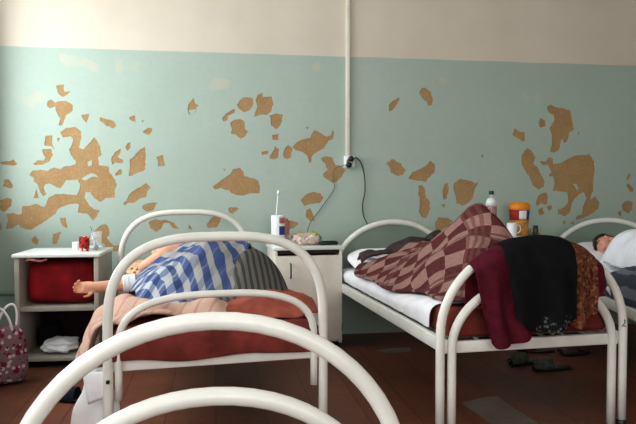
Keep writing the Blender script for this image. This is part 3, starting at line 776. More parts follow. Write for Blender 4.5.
tag(onbed(MB().grid(plaid_fn, 54, 66, 1.0, 1.15), 1, 'blanket', M['plaid'], thick=.012, sub=1), 'blue and white plaid blanket heaped over the sleeper on the middle bed', 'blanket')
def grey_fn(s, t):
    u = -.20+.59*s; v = .24+1.02*t
    h = lump(u, v, .12, .40, .275, 1.7, 2.3, .16, .62, 1.14, 1.44, .272)
    h -= .06*sstep(.30, .40, v)*sstep(.02, -.07, u-(.12+.20*sstep(.30, .98, v)))
    return (u, v+.02*math.sin(s*8), .532+h+wr_noise(u, v, 6)*.5)
tag(onbed(MB().grid(grey_fn, 46, 56, .9, 1.1), 1, 'blanket', M['grey_stripe'], thick=.008, sub=1), 'grey striped cloth showing below and behind the plaid blanket', 'blanket')
def pink_fn(s, t):
    # s runs from the hanging hem on the left up and across the bed, t from the foot towards the head
    L = s*.86-.14; v = .10+.50*t
    fold = abs(math.sin(t*8.5+s*3.4+1.5*fbm(s*3, t*2, 3)))**.7
    if L < 0:
        u = -.455-.02*math.sin(t*9)-.05*sstep(0, -.14, L)-.03*fold; z = .545+L*1.05; v = .12+.46*t+L*.5
    else:
        u = -.455+L*.80; z = .535+.042*sstep(0, .12, L)*(1-.75*sstep(.55, .72, L))*math.sin(PI*min(1, max(0, t*.9+.08)))**.6
        z += .040*(fold-.55)+.016*math.sin(s*16+t*5)
    n = fbm(u*6, v*6, 2)
    return (u+.012*n, v, z+.02*n)
tag(onbed(MB().grid(pink_fn, 46, 50, .9, .6), 1, 'blanket', M['pink'], thick=.012, sub=1), 'crumpled peach blanket bunched at the foot and hanging off the left side', 'blanket')
def red_fn(s, t):
    u = .02+.41*s; v = .06+.56*t
    h = .075*math.sin(PI*min(1, s*.62+.18))**1.2*sstep(-.05, .3, t)*(1-sstep(.75, 1.02, t))
    crease = abs(((s*1.3+t*.9) % .5)-.25)
    return (u+.015*math.sin(t*6), v, .536+h+.05*(.25-crease)*(.3+s)+fbm(u*6, v*6, 8)*.012)
tag(onbed(MB().grid(red_fn, 30, 34, .5, .6), 1, 'blanket', M['red_fold'], thick=.012, sub=1), 'folded brick red cloth at the right foot corner of the middle bed', 'blanket')
def redside_fn(s, t):
    f, L = cover(.40, .452, .52, .010); x, z = f(s); side = sstep(.36, .42, abs(x))
    if t < .12:          # the end hanging down over the foot rail
        q = 1-t/.12; v = .034-.040*sstep(0, .45, q); z = z-(z-(.412+.008*math.sin(x*13)))*max(0, q-.12)/.88
    else: v = .034+1.2*(t-.12)
    n = fbm(x*4, v*7, 4)
    return (x+math.copysign(.010, x)*side*(1+n), v, z+n*.006+.004)
tag(onbed(MB().grid(redside_fn, 40, 50), 1, 'blanket', M['red_ticking'], thick=.006, sub=1), 'dark red bedspread lying flat under the peach blanket', 'blanket')
MB_n = MB()
def navy(p): return Vector((p.x*(1+.2*noise.noise(p*3)), p.y, p.z*(1+.3*noise.noise(p*4))))
tag(onbed(MB_n.ball((.345, .80, .56), (.06, .09, .035), 20, navy), 1, 'sock_bundle', M['slate'], sub=1), 'small navy cloth bundle at the right edge of the middle bed', 'cloth')

# ---- the sleeper under the brown checked blanket
def sleeper_brown():
    k = 2; w = lambda *a: W(k, *a)
    J = [(w(.06, .98, .60), .095), (w(.06, 1.16, .605), .09), (w(.04, 1.34, .61), .10), (w(.0, 1.48, .645), .055), (w(-.01, 1.54, .66), .05),
         (w(-.13, 1.36, .625), .05), (w(-.15, 1.12, .58), .035), (w(-.06, .98, .64), .028),
         (w(.21, 1.36, .625), .05), (w(.24, 1.12, .58), .035), (w(.18, .98, .64), .028),
         (w(.0, .94, .60), .075), (w(.035, .67, .82), .050), (w(.02, .42, .58), .038), (w(.02, .33, .572), .03),
         (w(.12, .94, .60), .075), (w(.08, .67, .82), .048), (w(.13, .42, .58), .038), (w(.13, .33, .572), .03)]
    E = [(0, 1), (1, 2), (2, 3), (3, 4), (2, 5), (5, 6), (6, 7), (2, 8), (8, 9), (9, 10), (0, 11), (11, 12), (12, 13), (13, 14), (0, 15), (15, 16), (16, 17), (17, 18)]
    hc = w(.0, 1.55, .665); up = Wd(k, .0, .95, .3).normalized(); f0 = Wd(k, .7, .0, .55); fw = (f0-up*f0.dot(up)).normalized(); keep = {}
    def ex(mb): keep['R'] = head_shape(mb, hc, fw.cross(up), fw, up)
    p = body('person', J, E, ex, .007, M['skin'], 'person lying hidden with raised knees under the brown checked blanket')
    hair_cap(hc, keep['R'], 1.04, M['hair_grey'], p, None, 0)
sleeper_brown()
def brown_h(u, v):
    r = math.sqrt(((u-.06)/(.46 if u < .06 else .23))**2+((v-.66)/(.62 if v > .66 else .60))**2)
    tent = .515*max(0, 1-math.sqrt(r*r+.008))**1.15
    tor = lump(u, v, .05, .46, .38, 1.7, 2.4, .55, .9, 1.34, 1.66, .19)
    foot = lump(u, v, .06, .40, .36, 1.7, 2.4, .10, .30, .5, .8, .09)
    m = max(tent, tor, foot); k = .05
    return m+k*math.log(sum(math.exp((q-m)/k) for q in (tent, tor, foot)))-k*math.log(3)*(1-min(1, m*6))
def brown_fn(s, t):
    v = .10+1.52*t
    ul = -.40+.05*math.sin(t*6.2+.6)-.03*math.sin(t*17); ur = .44
    u = ul+(ur-ul)*s
    h = max(0, brown_h(u, v)); e = sstep(.0, .10, s)*sstep(0, .06, 1-s)
    z = .545+puff(v)*.9+h*e+wr_noise(u, v, 3)*(.35+1.2*min(1, h*4))
    z += .035*sstep(.80, 1, t)*sstep(.45, .0, s)*(1+.5*math.sin(s*30))
    z += .012*math.sin(u*22+v*11+3*fbm(u*2, v*2, 5))*min(1, h*5)
    return (u, v, z)
# the weave keeps its size up the slope of the knees: lay the pattern out by arc length
def brown_blanket():
    nu, nv = 60, 76; mb = MB(); mb.grid(brown_fn, nu, nv)
    P = [[Vector(brown_fn(i/nu, j/nv)) for j in range(nv+1)] for i in range(nu+1)]
    U = [[0]*(nv+1) for _ in range(nu+1)]; V = [[0]*(nv+1) for _ in range(nu+1)]
    for j in range(nv+1):
        for i in range(1, nu+1): U[i][j] = U[i-1][j]+(P[i][j]-P[i-1][j]).length
    for i in range(nu+1):
        for j in range(1, nv+1): V[i][j] = V[i][j-1]+(P[i][j]-P[i][j-1]).length
    for f in mb.bm.faces:
        for lp in f.loops:
            a = lp[mb.uv].uv; i, j = round(a.x*nu), round(a.y*nv); lp[mb.uv].uv = (U[i][j], V[i][j])
    return onbed(mb, 2, 'blanket', M['check'], thick=.016, sub=1)
tag(brown_blanket(), 'maroon and pink checked wool blanket peaked over raised knees', 'blanket')
def dark_wrap(s, t):
    u = -.36+.58*s; v = 1.50-.08*math.sin(PI*s)+.12*t
    z = .60+.155*s**.7+.03*math.sin(PI*t)+.015*math.sin(s*11+t*4)+fbm(u*8, v*8, 2)*.02
    return (u, v, z)
tag(onbed(MB().grid(dark_wrap, 40, 18), 2, 'scarf', M['grey_dark'], thick=.02, sub=1), 'dark grey scarf bunched at the pillow end of the brown checked blanket', 'scarf')

# ---- the sleeper on the far right bed
def sleeper_right():
    k = 3; w = lambda *a: W(k, *a)
    J = [(w(-0.020, 0.680, .61), .10), (w(-0.030, 0.860, .635), .10), (w(-0.060, 1.060, .645), .12), (w(-0.110, 1.220, .65), .05), (w(-0.150, 1.300, .66), .048),
         (w(-0.060, 1.070, .71), .05), (w(-0.090, 0.880, .67), .038), (w(-0.080, 1.000, .60), .03),
         (w(-0.080, 1.070, .585), .05), (w(-0.110, 0.880, .58), .038), (w(-0.100, 1.000, .58), .03),
         (w(-0.030, 0.620, .625), .075), (w(-0.180, 0.440, .590), .05), (w(-0.060, 0.300, .575), .035), (w(-0.030, 0.610, .59), .075), (w(-0.160, 0.400, .575), .05), (w(-0.040, 0.250, .570), .035)]
    E = [(0, 1), (1, 2), (2, 3), (3, 4), (2, 5), (5, 6), (6, 7), (2, 8), (8, 9), (9, 10), (0, 11), (11, 12), (12, 13), (0, 14), (14, 15), (15, 16)]
    hc = w(-.165, 1.45, .685); up = Wd(k, -.45, .85, .30).normalized(); f0 = Wd(k, -.25, -.75, .32); fw = (f0-up*f0.dot(up)).normalized(); rt = fw.cross(up); keep = {}
    def ex(mb): keep['R'] = head_shape(mb, hc, rt, fw, up, .93)
    p = body('person', J, E, ex, .005, M['skin_pale'], 'dark-haired person asleep on a white pillow at the far right')
    hair_cap(hc, keep['R'], 1.0, M['hair_dark'], p, None, 0, True)
    for sx in (-1, 1):
        pts = [hc+rt*(sx*.030+q*.016)+fw*(.0885-.004*q*q)+up*(.032-.005*q*q) for q in (-1, -.3, .4, 1)]
        b = MB().tube(pts, [.0025, .004, .0035, .0018], 8).build('eyebrow', M['hair_dark']); b.parent = p
    return p
sleeper_right()
def duvet_fn(s, t):
    u = -.29+.66*s; v = .62+.60*t
    h = lump(u, v, .0, .30, .40, 5.0, 2.2, .40, .80, 1.10, 1.36, .275)
    return (u-.02*t, v, .54+h+wr_noise(u, v, 4)*.8)
tag(onbed(MB().grid(duvet_fn, 36, 44), 3, 'blanket', M['cloth_white2'], thick=.02, sub=1), 'white duvet drawn over the dark-haired sleeper at the right edge', 'blanket')
def slate_fn(s, t):
    L = -.10+.86*s; v = .10+.86*t
    u = -.405+L if L > 0 else -.412-.012*math.sin(t*15)
    h = lump(u, v, -.02, .42, .40, 2.2, 2.2, .0, .35, .7, 1.05, .12) if L > 0 else 0
    z = .545+h+(wr_noise(u, v, 9)*.9 if L > 0 else 0)+min(0, L)*1.0
    return (u, v+.03*math.sin(s*6), z)
tag(onbed(MB().grid(slate_fn, 50, 44, .9, .9), 3, 'blanket', M['grey_stripe2'], thick=.014, sub=1), 'slate grey striped blanket over the legs on the far right bed', 'blanket')
def rumple(s, t):
    u = -.395+.30*s; v = .94+.44*t
    return (u, v, .545+.05*math.sin(PI*s)*math.sin(PI*t)+wr_noise(u, v, 12)*1.2)
tag(onbed(MB().grid(rumple, 26, 26), 3, 'bed_sheet', M['cloth_white2'], thick=.012, sub=1), 'rumpled white sheet in front of the large pillow on the right bed', 'sheet')

# ---- clothes thrown over the foot arch of the second bed
def arch_z(u, w=.45, top=.853, zs=.46, p=2.05):
    return zs+(top-zs)*max(0, 1-min(1, abs(u)/w)**p)**(1/p)
def hang(name, label, cat, m, tops, bots, off, back, amp, freq, seed, nu=34, nv=40, grp='clothes over the foot of the bed', dy=0., lace=None, thick=.008):
    """tops/bots: (s, u, z) lists giving where the cloth crosses the arch and where its front hem ends"""
    def itp(L, s, c):
        for a, b in zip(L, L[1:]):
            if s <= b[0]: return a[c]+(b[c]-a[c])*(s-a[0])/(b[0]-a[0])
        return L[-1][c]
    def fn(s, t):
        ut = itp(tops, s, 1); zt = arch_z(ut)+off+itp(tops, s, 2); ub = itp(bots, s, 1); zb = itp(bots, s, 2)
        f = math.sin(s*freq+seed+1.5*noise.noise(Vector((s*3, t*2, seed))))
        if t < .22:
            q = t/.22; u = ut; y = .030+off*.6+.012*(1-q); z = zt-.03-back*(1-q)
        elif t < .34:
            a = PI*(t-.22)/.12; u = ut; y = (.030+off*.6)*math.cos(a); z = zt-.03+.03*math.sin(a)
        else:
            q = (t-.34)/.66; u = ut+(ub-ut)*q**1.2; z = (zt-.03)+(zb-zt+.03)*q
            y = -(.030+off*.6)-.012*q+amp*f*(.25+q)-amp*.6
        if t >= .34: y -= dy*min(1, q*4)
        n = fbm(u*7, z*7, seed)*.008+.004*math.sin(u*60+z*25+seed)*(t > .34)
        return (u+n, y+n, z+n*.5)
    mb = MB().grid(fn, nu, nv)
    if lace:
        for f in mb.bm.faces:
            q = f.loops[0][mb.uv].uv
            if lace[0] < q.x < lace[1] and q.y > lace[2]+.05*math.sin(q.x*23): f.material_index = 1
    o = onbed(mb, 2, name, m, thick=thick, sub=1)
    return tag(o, label, cat, grp)
hang('cardigan', 'maroon cardigan hanging from the left of the foot arch', 'clothing', M['maroon'],
     [(0, -.315, 0), (.25, -.25, 0), (.6, -.16, .006), (1, -.03, .0)], [(0, -.235, .45), (.18, -.215, .405), (.55, -.14, .42), (.9, -.075, .44), (1, -.05, .46)], .020, .20, .020, 12, 1.)
hang('black_garment', 'large black garment with speckled lace hem over the middle of the foot arch', 'clothing', [M['black_cloth'], M['lace']],
     [(0, -.185, .0), (.15, -.14, .006), (.5, 0, .006), (.85, .12, .006), (1, .155, .0)], [(0, -.145, .545), (.2, -.10, .50), (.4, -.02, .475), (.6, .05, .48), (.8, .11, .50), (1, .15, .53)], .028, .24, .014, 12, 3., dy=.03, lace=(.3, .85, .90))
hang('patterned_shawl', 'brown patterned shawl right of the black garment on the foot arch', 'clothing', M['scarf'],
     [(0, .12, .0), (.5, .20, .006), (1, .275, .0)], [(0, .13, .50), (.4, .19, .48), (.75, .235, .52), (1, .26, .55)], .022, .22, .014, 10, 7.)
hang('dark_red_scarf', 'short dark red scarf at the right end of the clothes on the foot arch', 'clothing', M['maroon'],
     [(0, .235, .0), (1, .315, .0)], [(0, .25, .60), (.5, .29, .62), (1, .325, .655)], .014, .16, .008, 6, 9., nu=16)

# ------------------------------------------------------------------ nightstands
def nightstand(label, loc, rot, w, d, h, is_open, group='bedside cabinets'):
    t = thing('nightstand', label, 'nightstand', loc, rot, group)      # origin: middle of the front edge on the floor
    side = M['cab_side'] if is_open else M['cab_white']
    th = .02 if not is_open else .028
    for sx in (-1, 1): MB().box((sx*(w/2-th/2), d/2, .03+(h-.03-.022)/2), (th, d, h-.052), .002).build('side_panel', side, t)
    MB().box((0, d/2-.004, h-.011), (w+.02, d+.02, .022), .004).build('top', M['cab_top'], t)
    MB().box((0, d-.006, h/2), (w-2*th, .008, h-.06), 0).build('back_panel', M['cab_dark'], t)
    MB().box((0, d/2, .05), (w-2*th, d-.02, .022), .002).build('bottom_panel', side, t)
    for sx in (-1, 1):
        for y in (.04, d-.04): MB().lathe((sx*(w/2-.03), y, 0), [(.014, 0), (.018, .03), (.018, .038)], 12).build('foot', M['dark'], t)
    if is_open:
        MB().box((0, d/2+.004, h*.515), (w-2*th, d-.014, .028), .002).build('shelf', side, t)
    else:
        MB().box((0, d/2, h-.10), (w-2*th, d-.03, .018), .002).build('shelf', side, t)
        MB().box((0, .004, h-.035), (w-2*th-.004, .012, .022), .001).build('top_rail', M['cab_dark'], t)
        dr = MB().box((0, -.006, .055+(h-.115)/2), (w-.006, .018, h-.115), .003).build('door', M['cab_white'], t)
        hx = -w/2+.105
        MB().tube(spline([(hx, -.014, h-.21), (hx, -.036, h-.20), (hx, -.038, h-.155), (hx, -.036, h-.12), (hx, -.014, h-.11)], 5), .005, 10).build('handle', M['dark'], dr)
        for z in (.14, h-.16): MB().tube([(w/2-.003, -.01, z-.025), (w/2-.003, -.01, z+.025)], .006, 10).build('hinge', M['wire'], dr)
    return t
nsL = nightstand('open grey nightstand with shelves left of the middle bed', (-.95, 4.20, 0), math.radians(-2.5), .495, .42, .70, True)
nsR = nightstand('cream nightstand with closed door between the middle and brown-blanket beds', (.635, 4.44, 0), math.radians(4), .47, .34, .70, False)
nsF = nightstand('nightstand behind the black garment, with an orange-lidded tub on top', (2.20, 4.46, 0), 0, .50, .33, .75, False)

def at_ns(loc, rot, x, y, z): return Vector(loc)+Matrix.Rotation(rot, 3, 'Z') @ Vector((x, y, z))
NL = lambda x, y, z: at_ns((-.95, 4.20, 0), math.radians(-2.5), x, y, z)
NR = lambda x, y, z: at_ns((.635, 4.44, 0), math.radians(4), x, y, z)
NF = lambda x, y, z: at_ns((2.20, 4.46, 0), 0, x, y, z+.05)
TOP = .7005
# inside the open nightstand
def soft(c, half, seed, amp=.12, e=.5):
    def fn(p):
        q = Vector((math.copysign(abs(p.x)**e, p.x), math.copysign(abs(p.y)**e, p.y), math.copysign(abs(p.z)**e, p.z)))
        return q*(1+amp*noise.fractal(p*2.4+Vector((seed, 0, 0)), 1, 2, 3))
    return MB().ball(c, half, 32, fn)
c = NL(.0, .22, .374)
tag(soft((0, 0, .14), (.212, .17, .132), 2., .06, .38).build('cloth_bag', M['red_bag'], loc=c, recenter=True, sub=1), 'bulging crimson cloth bag filling the upper shelf of the open nightstand', 'bag')
c = NL(-.02, .16, .061)
tag(soft((0, 0, .045), (.11, .11, .042), 5., .3, .8).build('towel', M['cloth_white'], loc=c, recenter=True, sub=1), 'crumpled whitish towel on the bottom shelf of the open nightstand', 'towel')
c = NL(.135, .20, .061)
tag(soft((0, 0, .04), (.055, .10, .036), 8., .2, .8).build('folded_cloth', M['grey_dark'], loc=c, recenter=True, sub=1), 'dark folded cloth beside the whitish towel on the bottom shelf', 'cloth')
c = NL(-.12, .27, .061)
tag(soft((0, 0, .09), (.07, .07, .085), 11., .15, .6).build('black_bag', M['black_cloth'], loc=c, recenter=True, sub=1), 'black bag at the back of the bottom shelf, left', 'bag')
def ribbon(s, t): return (-.19+.12*s, -.004-.012*math.sin(s*5), .0+.014*t+.006*math.sin(s*7))
tag(MB().grid(ribbon, 16, 4).build('ribbon', M['pink_print'], loc=NL(.01, .012, .655), rot=math.radians(-2.5), thick=.003), 'short pink ribbon hanging under the top of the open nightstand', 'ribbon')
# on the open nightstand
def mug(loc, label, m, r, h, handle=True, name='mug'):
    t = thing(name, label, 'mug', loc)
    MB().lathe((0, 0, 0), [(r*.86, 0), (r*.9, .004), (r, h*.5), (r, h), (r-.004, h), (r-.005, .008), (0.001, .006)], 28).build('cup', m, t)
    if handle: MB().tube(spline([(r-.002, 0, h*.82), (r+.024, 0, h*.8), (r+.03, 0, h*.5), (r+.018, 0, h*.25), (r-.004, 0, h*.2)], 6), .0045, 10).build('handle', M['plastic_white'], t)
    return t
mug(NL(.128, .16, TOP), 'red mug with white and black print on the open nightstand', M['can_print'], .032, .092)
mug(NL(.055, .26, TOP), 'white cup behind the printed mug on the open nightstand', M['plastic_white'], .026, .05, False)
t = thing('drinking_glass', 'clear plastic cup with a spoon beside the printed mug', 'glass', NL(.19, .22, TOP))
MB().lathe((0, 0, 0), [(.026, 0), (.028, .003), (.035, .12), (.0335, .12), (.0265, .006), (.001, .005)], 28).build('cup', M['glass'], t)
MB().tube([(.0, .0, .012), (-.02, -.006, .10), (-.034, -.010, .155)], .003, 8).ball((.001, .0, .016), (.011, .004, .016), 12).build('spoon', M['wire'], t)
t = thing('saucer', 'small white saucer at the right edge of the open nightstand', 'dish', NL(.155, .30, TOP))
MB().lathe((0, 0, 0), [(.03, 0), (.034, .003), (.055, .016), (.053, .018), (.03, .006), (.001, .005)], 28).build('dish', M['plastic_white'], t)
# on the closed nightstand
t = thing('plastic_jar', 'tall white plastic jar with a blue printed label', 'jar', NR(-.185, .16, TOP))
MB().lathe((0, 0, 0), [(.046, 0), (.048, .004), (.048, .205), (.046, .21), (.043, .21), (.042, .01), (.001, .008)], 28).build('jar_body', M['plastic_white'], t)
def patch(z0, z1, a0, a1, r):
    def fn(s, t): a = a0+(a1-a0)*s; return (r*math.cos(a), r*math.sin(a), z0+(z1-z0)*t)
    return MB().grid(fn, 12, 2)
patch(.075, .135, -1.5, -.35, .0488).build('blue_label', M['blue_print'], t)
patch(.155, .195, -1.5, -.35, .0488).build('pink_label', M['pink_print'], t)
t = thing('toothbrush', 'white toothbrush standing upright in the tall white jar', 'toothbrush', NR(-.20, .155, TOP+.012))
MB().tube([(.014, .004, 0), (.0, .0, .15), (.012, .0, .31), (.016, 0, .345)], [.005, .006, .0045, .004], 10).build('handle', M['plastic_white'], t)
MB().ball((.017, -.004, .357), (.011, .011, .016), 14).build('bristle_head', M['plastic_white'], t)
t = thing('lotion_tube', 'short pale tube standing behind the tall white jar', 'tube', NR(-.115, .21, TOP))
MB().lathe((0, 0, 0), [(.016, 0), (.017, .02), (.018, .03), (.021, .16), (.004, .185)], 18).build('tube_body', M['pink_print'], t)
MB().lathe((0, 0, 0), [(.0175, -.0), (.0185, .004), (.0185, .026), (.017, .028)], 18).build('cap', M['plastic_white'], t)
t = thing('saucer', 'white dish under the front of the tall white jar', 'dish', NR(-.17, .058, TOP))
MB().lathe((0, 0, 0), [(.03, 0), (.034, .003), (.052, .016), (.050, .018), (.03, .006), (.001, .005)], 28).build('dish', M['plastic_white'], t)
t = thing('food_parcel', 'clear plastic bag of food lying on the cream nightstand', 'bag', NR(.015, .17, TOP))
soft((0, 0, .04), (.105, .085, .044), 3., .28, .7).build('bag_film', M['food_wrap'], t, sub=1)
soft((.05, -.02, .055), (.045, .05, .036), 6., .35, .7).build('green_wrapper', simple('yellow_green_wrapper', (176, 178, 96), .4, .4, .3, 40), t, sub=1)
MB().tube([(.07, -.05, .045), (.088, -.066, .045)], .026, 16).build('foil_end', M['cab_side'], t)
MB().tube([(-.09, .01, .035), (-.115, .01, .045), (-.135, .02, .058)], [.03, .008, .022], 12).build('knot', M['bag_film'], t)
t = thing('phone', 'dark phone lying flat at the right of the cream nightstand', 'phone', NR(.165, .12, TOP), .15)
MB().box((0, 0, .012), (.13, .072, .024), .008).build('phone_body', M['dark'], t)
MB().box((0, 0, .0245), (.112, .06, .002), .0008).build('screen', M['slate'], t)
# on the far nightstand
t = thing('drink_bottle', 'plastic bottle of red drink with a dark cap behind the checked blanket', 'bottle', NF(-.19, .13, TOP))
MB().lathe((0, 0, 0), [(.038, 0), (.042, .006), (.042, .06), (.039, .09), (.042, .12), (.042, .22), (.036, .255), (.018, .285), (.014, .305), (.012, .305), (.001, .304)], 26).build('bottle_body', M['glass'], t)
MB().lathe((0, 0, 0), [(.036, .003), (.0402, .008), (.0402, .06), (.0372, .09), (.0402, .12), (.0402, .215), (.001, .216)], 26).build('drink', M['drink'], t)
MB().lathe((0, 0, 0), [(.0422, .222), (.0365, .255), (.024, .276), (.0236, .276), (.036, .254), (.0415, .222)], 26).build('bottle_shoulder', M['plastic_white'], t)
MB().lathe((0, 0, 0), [(.018, .302), (.0185, .304), (.0185, .326), (.017, .328)], 20).build('cap', M['dark'], t)
t = thing('plastic_tub', 'tub with an orange lid and a white, red and blue label', 'tub', NF(.045, .16, TOP))
MB().lathe((0, 0, 0), [(.060, 0), (.064, .004), (.071, .112)], 30, 1, .8).build('tub_base', M['amber'], t)
MB().lathe((0, 0, 0), [(.0712, .112), (.077, .19)], 30, 1, .8).build('tub_body', M['red_print'], t)
def tubpatch(a0, a1, z0, z1, m, nm):
    def fn(s, q): a = a0+(a1-a0)*s; z = z0+(z1-z0)*q; r = .0722+.0048*(z-.112)/.078; return (r*math.cos(a), .8*r*math.sin(a), z)
    MB().grid(fn, 14, 3).build(nm, M[m], t, thick=.0004)
tubpatch(-1.95, -1.15, .118, .182, 'plastic_white', 'white_label'); tubpatch(-1.1, -.55, .118, .178, 'blue_print', 'blue_label')
MB().lathe((0, 0, 0), [(.079, .188), (.081, .191), (.081, .214), (.075, .228), (.06, .242), (.02, .244)], 30, 1, .8).build('lid', M['orange'], t)
mug(NF(-.055, .07, TOP), 'white cup between the red drink bottle and the orange-lidded tub', M['plastic_white'], .036, .095, True)
t = thing('spice_jar', 'small dark jar just right of the orange-lidded tub', 'jar', NF(.155, .12, TOP))
MB().lathe((0, 0, 0), [(.018, 0), (.02, .003), (.02, .05), (.014, .055)], 18).build('jar_body', simple('dark_green_glass', (40, 52, 34), .3, .5, .1, 20), t)
MB().lathe((0, 0, 0), [(.016, .053), (.0165, .055), (.0165, .07), (.015, .072)], 18).build('cap', M['dark'], t)
c = NF(.19, .22, TOP)
tag(soft((0, 0, .022), (.055, .05, .021), 4., .35, .8).build('snack_packet', M['food_wrap'], loc=c, recenter=True, sub=1), 'crumpled snack packet at the right end of the far nightstand', 'packet')

# ------------------------------------------------------------------ on the wall
tag(MB().box((.985, 4.838, 2.27), (.030, .022, 1.86), .003).build('cable_duct', M['cab_white'], recenter=True), 'white cable duct running straight down the wall to the socket', 'duct')
t = thing('wall_socket', 'white wall socket at the lower end of the cable duct', 'socket', (.995, 4.85, 1.295), 0)
MB().box((0, -.020, 0), (.078, .040, .088), .006).build('socket_box', M['plastic_white'], t)
for dz in (-.0, ):
    MB().lathe((0, 0, 0), [(.024, 0), (.026, .002), (.026, .006), (.022, .006), (.021, .001), (.001, .001)], 22).build('socket_face', M['cab_side'], t)
o = [x for x in t.children if x.name.startswith('socket_face')][0]; o.rotation_euler = (PI/2, 0, 0); o.location = (0, -.040, .0)
def plug(label, y0, pts, dz, m, rr=.0032, px=1.002):
    t = thing('charger_cord', label, 'cord', (px, 4.806, 1.295+dz))
    MB().lathe((0, 0, 0), [(.018, 0), (.021, .004), (.021, .026), (.012, .034)], 18).build('plug', M['dark'], t).rotation_euler = (PI/2, 0, 0)
    b = Vector((px, 4.806, 1.295+dz))
    MB().tube(spline([Vector(p)-b for p in pts], 10), rr, 8).build('cord', m, t)
    return t
plug('dark cord plugged into the socket and falling behind the brown-blanket bed', 0,
     [(1.002, 4.775, 1.31), (1.04, 4.785, 1.322), (1.085, 4.825, 1.285), (1.112, 4.838, 1.20), (1.118, 4.838, 1.08), (1.100, 4.838, .98), (1.105, 4.835, .90), (1.118, 4.70, .80), (1.122, 4.685, .72), (1.10, 4.69, .62)], .021, M['cord'], .0042)
plug('thin cord leading from the socket down the wall to the cream nightstand', 0,
     [(1.0, 4.775, 1.27), (.94, 4.79, 1.265), (.885, 4.835, 1.24), (.875, 4.842, 1.17), (.885, 4.842, 1.10), (.835, 4.842, 1.02), (.77, 4.842, .93), (.72, 4.840, .87), (.685, 4.825, .80), (.66, 4.80, .712)], -.024, M['cord_pale'], .0028, .985)
tag(MB().tube([(XL+.002, 4.833, .372), (-1.18, 4.833, .370), (-.62, 4.833, .368)], .016, 14).build('heating_pipe', M['pipe_teal'], recenter=True), 'thin painted pipe along the wall behind the open nightstand', 'pipe')

# ------------------------------------------------------------------ on the floor and at the beds
t = thing('tote_bag', 'pink floral tote bag with white handles at the left edge', 'bag', (-1.165, 3.90, 0), math.radians(24))
def tote(p):
    q = Vector((math.copysign(abs(p.x)**.5, p.x), math.copysign(abs(p.y)**.55, p.y), math.copysign(abs(p.z)**.45, p.z)))
    n = noise.noise(p*2.6); return Vector((q.x*(1-.06*q.z+.06*n), q.y*(1-.35*max(0, q.z)+.12*n), q.z*(1+.04*n)))
MB().ball((0, 0, .165), (.115, .06, .16), 30, tote).build('bag_body', M['floral'], t, sub=1)
for y in (-.028, .03):
    def strap(s, tt, y=y):
        a = PI*s; k = 1 if y > 0 else -1; return (-.05*math.cos(a)+.012*k+.03*k*math.sin(a), y+.010*math.sin(a)*k, .29+.15*math.sin(a)**.8)
    pts = [Vector(strap(i/16, 0)) for i in range(17)]
    MB().tube(pts, .0065, 10).build('handle', M['cloth_white'], t)
def shoe(label, loc, rot, m, grp, s=1.):
    t = thing('slipper', label, 'slipper', loc, rot, grp)
    def sole(p): return Vector((p.x*(1+.18*p.y-.12*p.y*p.y), p.y, math.copysign(abs(p.z)**.4, p.z)))
    MB().ball((0, 0, .011), (.045*s, .125*s, .011), 22, sole).build('sole', M['dark'], t)
    def up(i, j):
        a = PI*i; y = .005+.115*j; w = .043*(1+.10*j-.5*j**4); h = .052*(1-.55*j**2)
        return (-w*math.cos(a)*s, y*s, .016+h*math.sin(a)**.8*s)
    MB().grid(up, 14, 10).build('upper', m, t, thick=.004)
    return t
dg = simple('dark_green_slipper', (58, 66, 54), .6, .3, .4, 40)
shoe('grey green slipper under the clothes-hung bed, left of the pair', (1.92, 3.86, 0), 1.9, dg, 'slippers under the bed')
shoe('grey green slipper under the clothes-hung bed, nearer the camera', (2.02, 3.70, 0), 1.5, dg, 'slippers under the bed')
br = simple('dark_brown_shoe', (56, 40, 34), .5, .4, .2, 30)
shoe('dark brown shoe farther back under the clothes-hung bed, left', (2.13, 4.12, 0), 1.2, br, 'shoes behind the slippers')
shoe('dark brown shoe farther back under the clothes-hung bed, right', (2.36, 4.02, 0), 1.7, br, 'shoes behind the slippers')
shoe('dark navy slipper on the floor beside the hanging white bag', (-.70, 3.53, 0), 1.35, M['slate'], None)
t = thing('plastic_bag', 'thin white plastic bag hanging below the left foot corner of the middle bed', 'bag', W(1, -.475, .05, 0), BEDS[1][1])
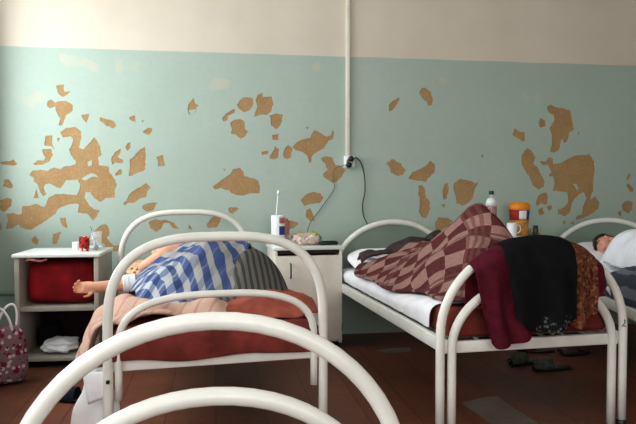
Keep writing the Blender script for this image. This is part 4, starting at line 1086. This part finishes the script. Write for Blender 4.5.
def pbag(s, q):
    a = 2*PI*s; z = .385-.315*q; r = .018+.048*sstep(0, .55, q)+.012*math.sin(a*3+q*5)
    return ((r*1.25)*math.cos(a)-.012, r*.6*math.sin(a)+.015, z+.012*math.sin(a*2)*q)
MB().grid(pbag, 36, 30).build('bag_body', M['plastic_white'], t, thick=.002, sub=1)
MB().tube(spline([(-.01, .015, .38), (.02, .02, .425), (.055, .0, .40), (.03, -.01, .375)], 6), .004, 8).build('handle', M['plastic_white'], t)
def flap(s, q): return (-.055+.085*s+.02*q, -.040-.010*math.sin(q*3), .385-.125*q+.03*s*q)
MB().grid(flap, 8, 10).build('flap', M['cloth_white'], t, thick=.002)

# ------------------------------------------------------------------ daylight, added front fill and camera
w = bpy.data.worlds.new('overcast_sky'); SC.world = w; w.use_nodes = True
w.node_tree.nodes['Background'].inputs[0].default_value = (.80, .90, 1.0, 1); w.node_tree.nodes['Background'].inputs[1].default_value = 1.0
def daylight(loc, rot, sx, sy, power, col):
    l = bpy.data.lights.new('window_daylight', 'AREA'); l.shape = 'RECTANGLE'; l.size = sx; l.size_y = sy; l.energy = power; l.color = col
    o = bpy.data.objects.new('window_daylight', l); COL.objects.link(o); o.location = loc; o.rotation_euler = rot
for (y0, y1, z0, z1), pw, cl in zip(WINS, (84, 66), ((.92, .985, 1.0), (.98, .99, .97))):
    daylight((XL-.32, (y0+y1)/2, (z0+z1)/2), (0, -PI/2, 0), z1-z0, y1-y0, pw, cl)
x0, x1, z0, z1 = FRONT
daylight(((x0+x1)/2, YF-.2, (z0+z1)/2), (PI/2, 0, 0), x1-x0, z1-z0, 70, (1.0, .985, .94))  # fill light in the added, unseen window behind the camera
cam = bpy.data.cameras.new('camera'); co = bpy.data.objects.new('camera', cam); COL.objects.link(co)
cam.sensor_fit = 'HORIZONTAL'; cam.sensor_width = 36; cam.lens = 660/636*36
cam.clip_start = .05
co.location = (0, 0, 1.10); co.rotation_euler = (PI/2-math.atan(24/660), 0, -math.radians(8.94)); SC.camera = co
SC.view_settings.view_transform = 'Standard'; SC.view_settings.look = 'None'; SC.view_settings.gamma = 1
SC.view_settings.use_curve_mapping = False; SC.view_settings.exposure = 0.0
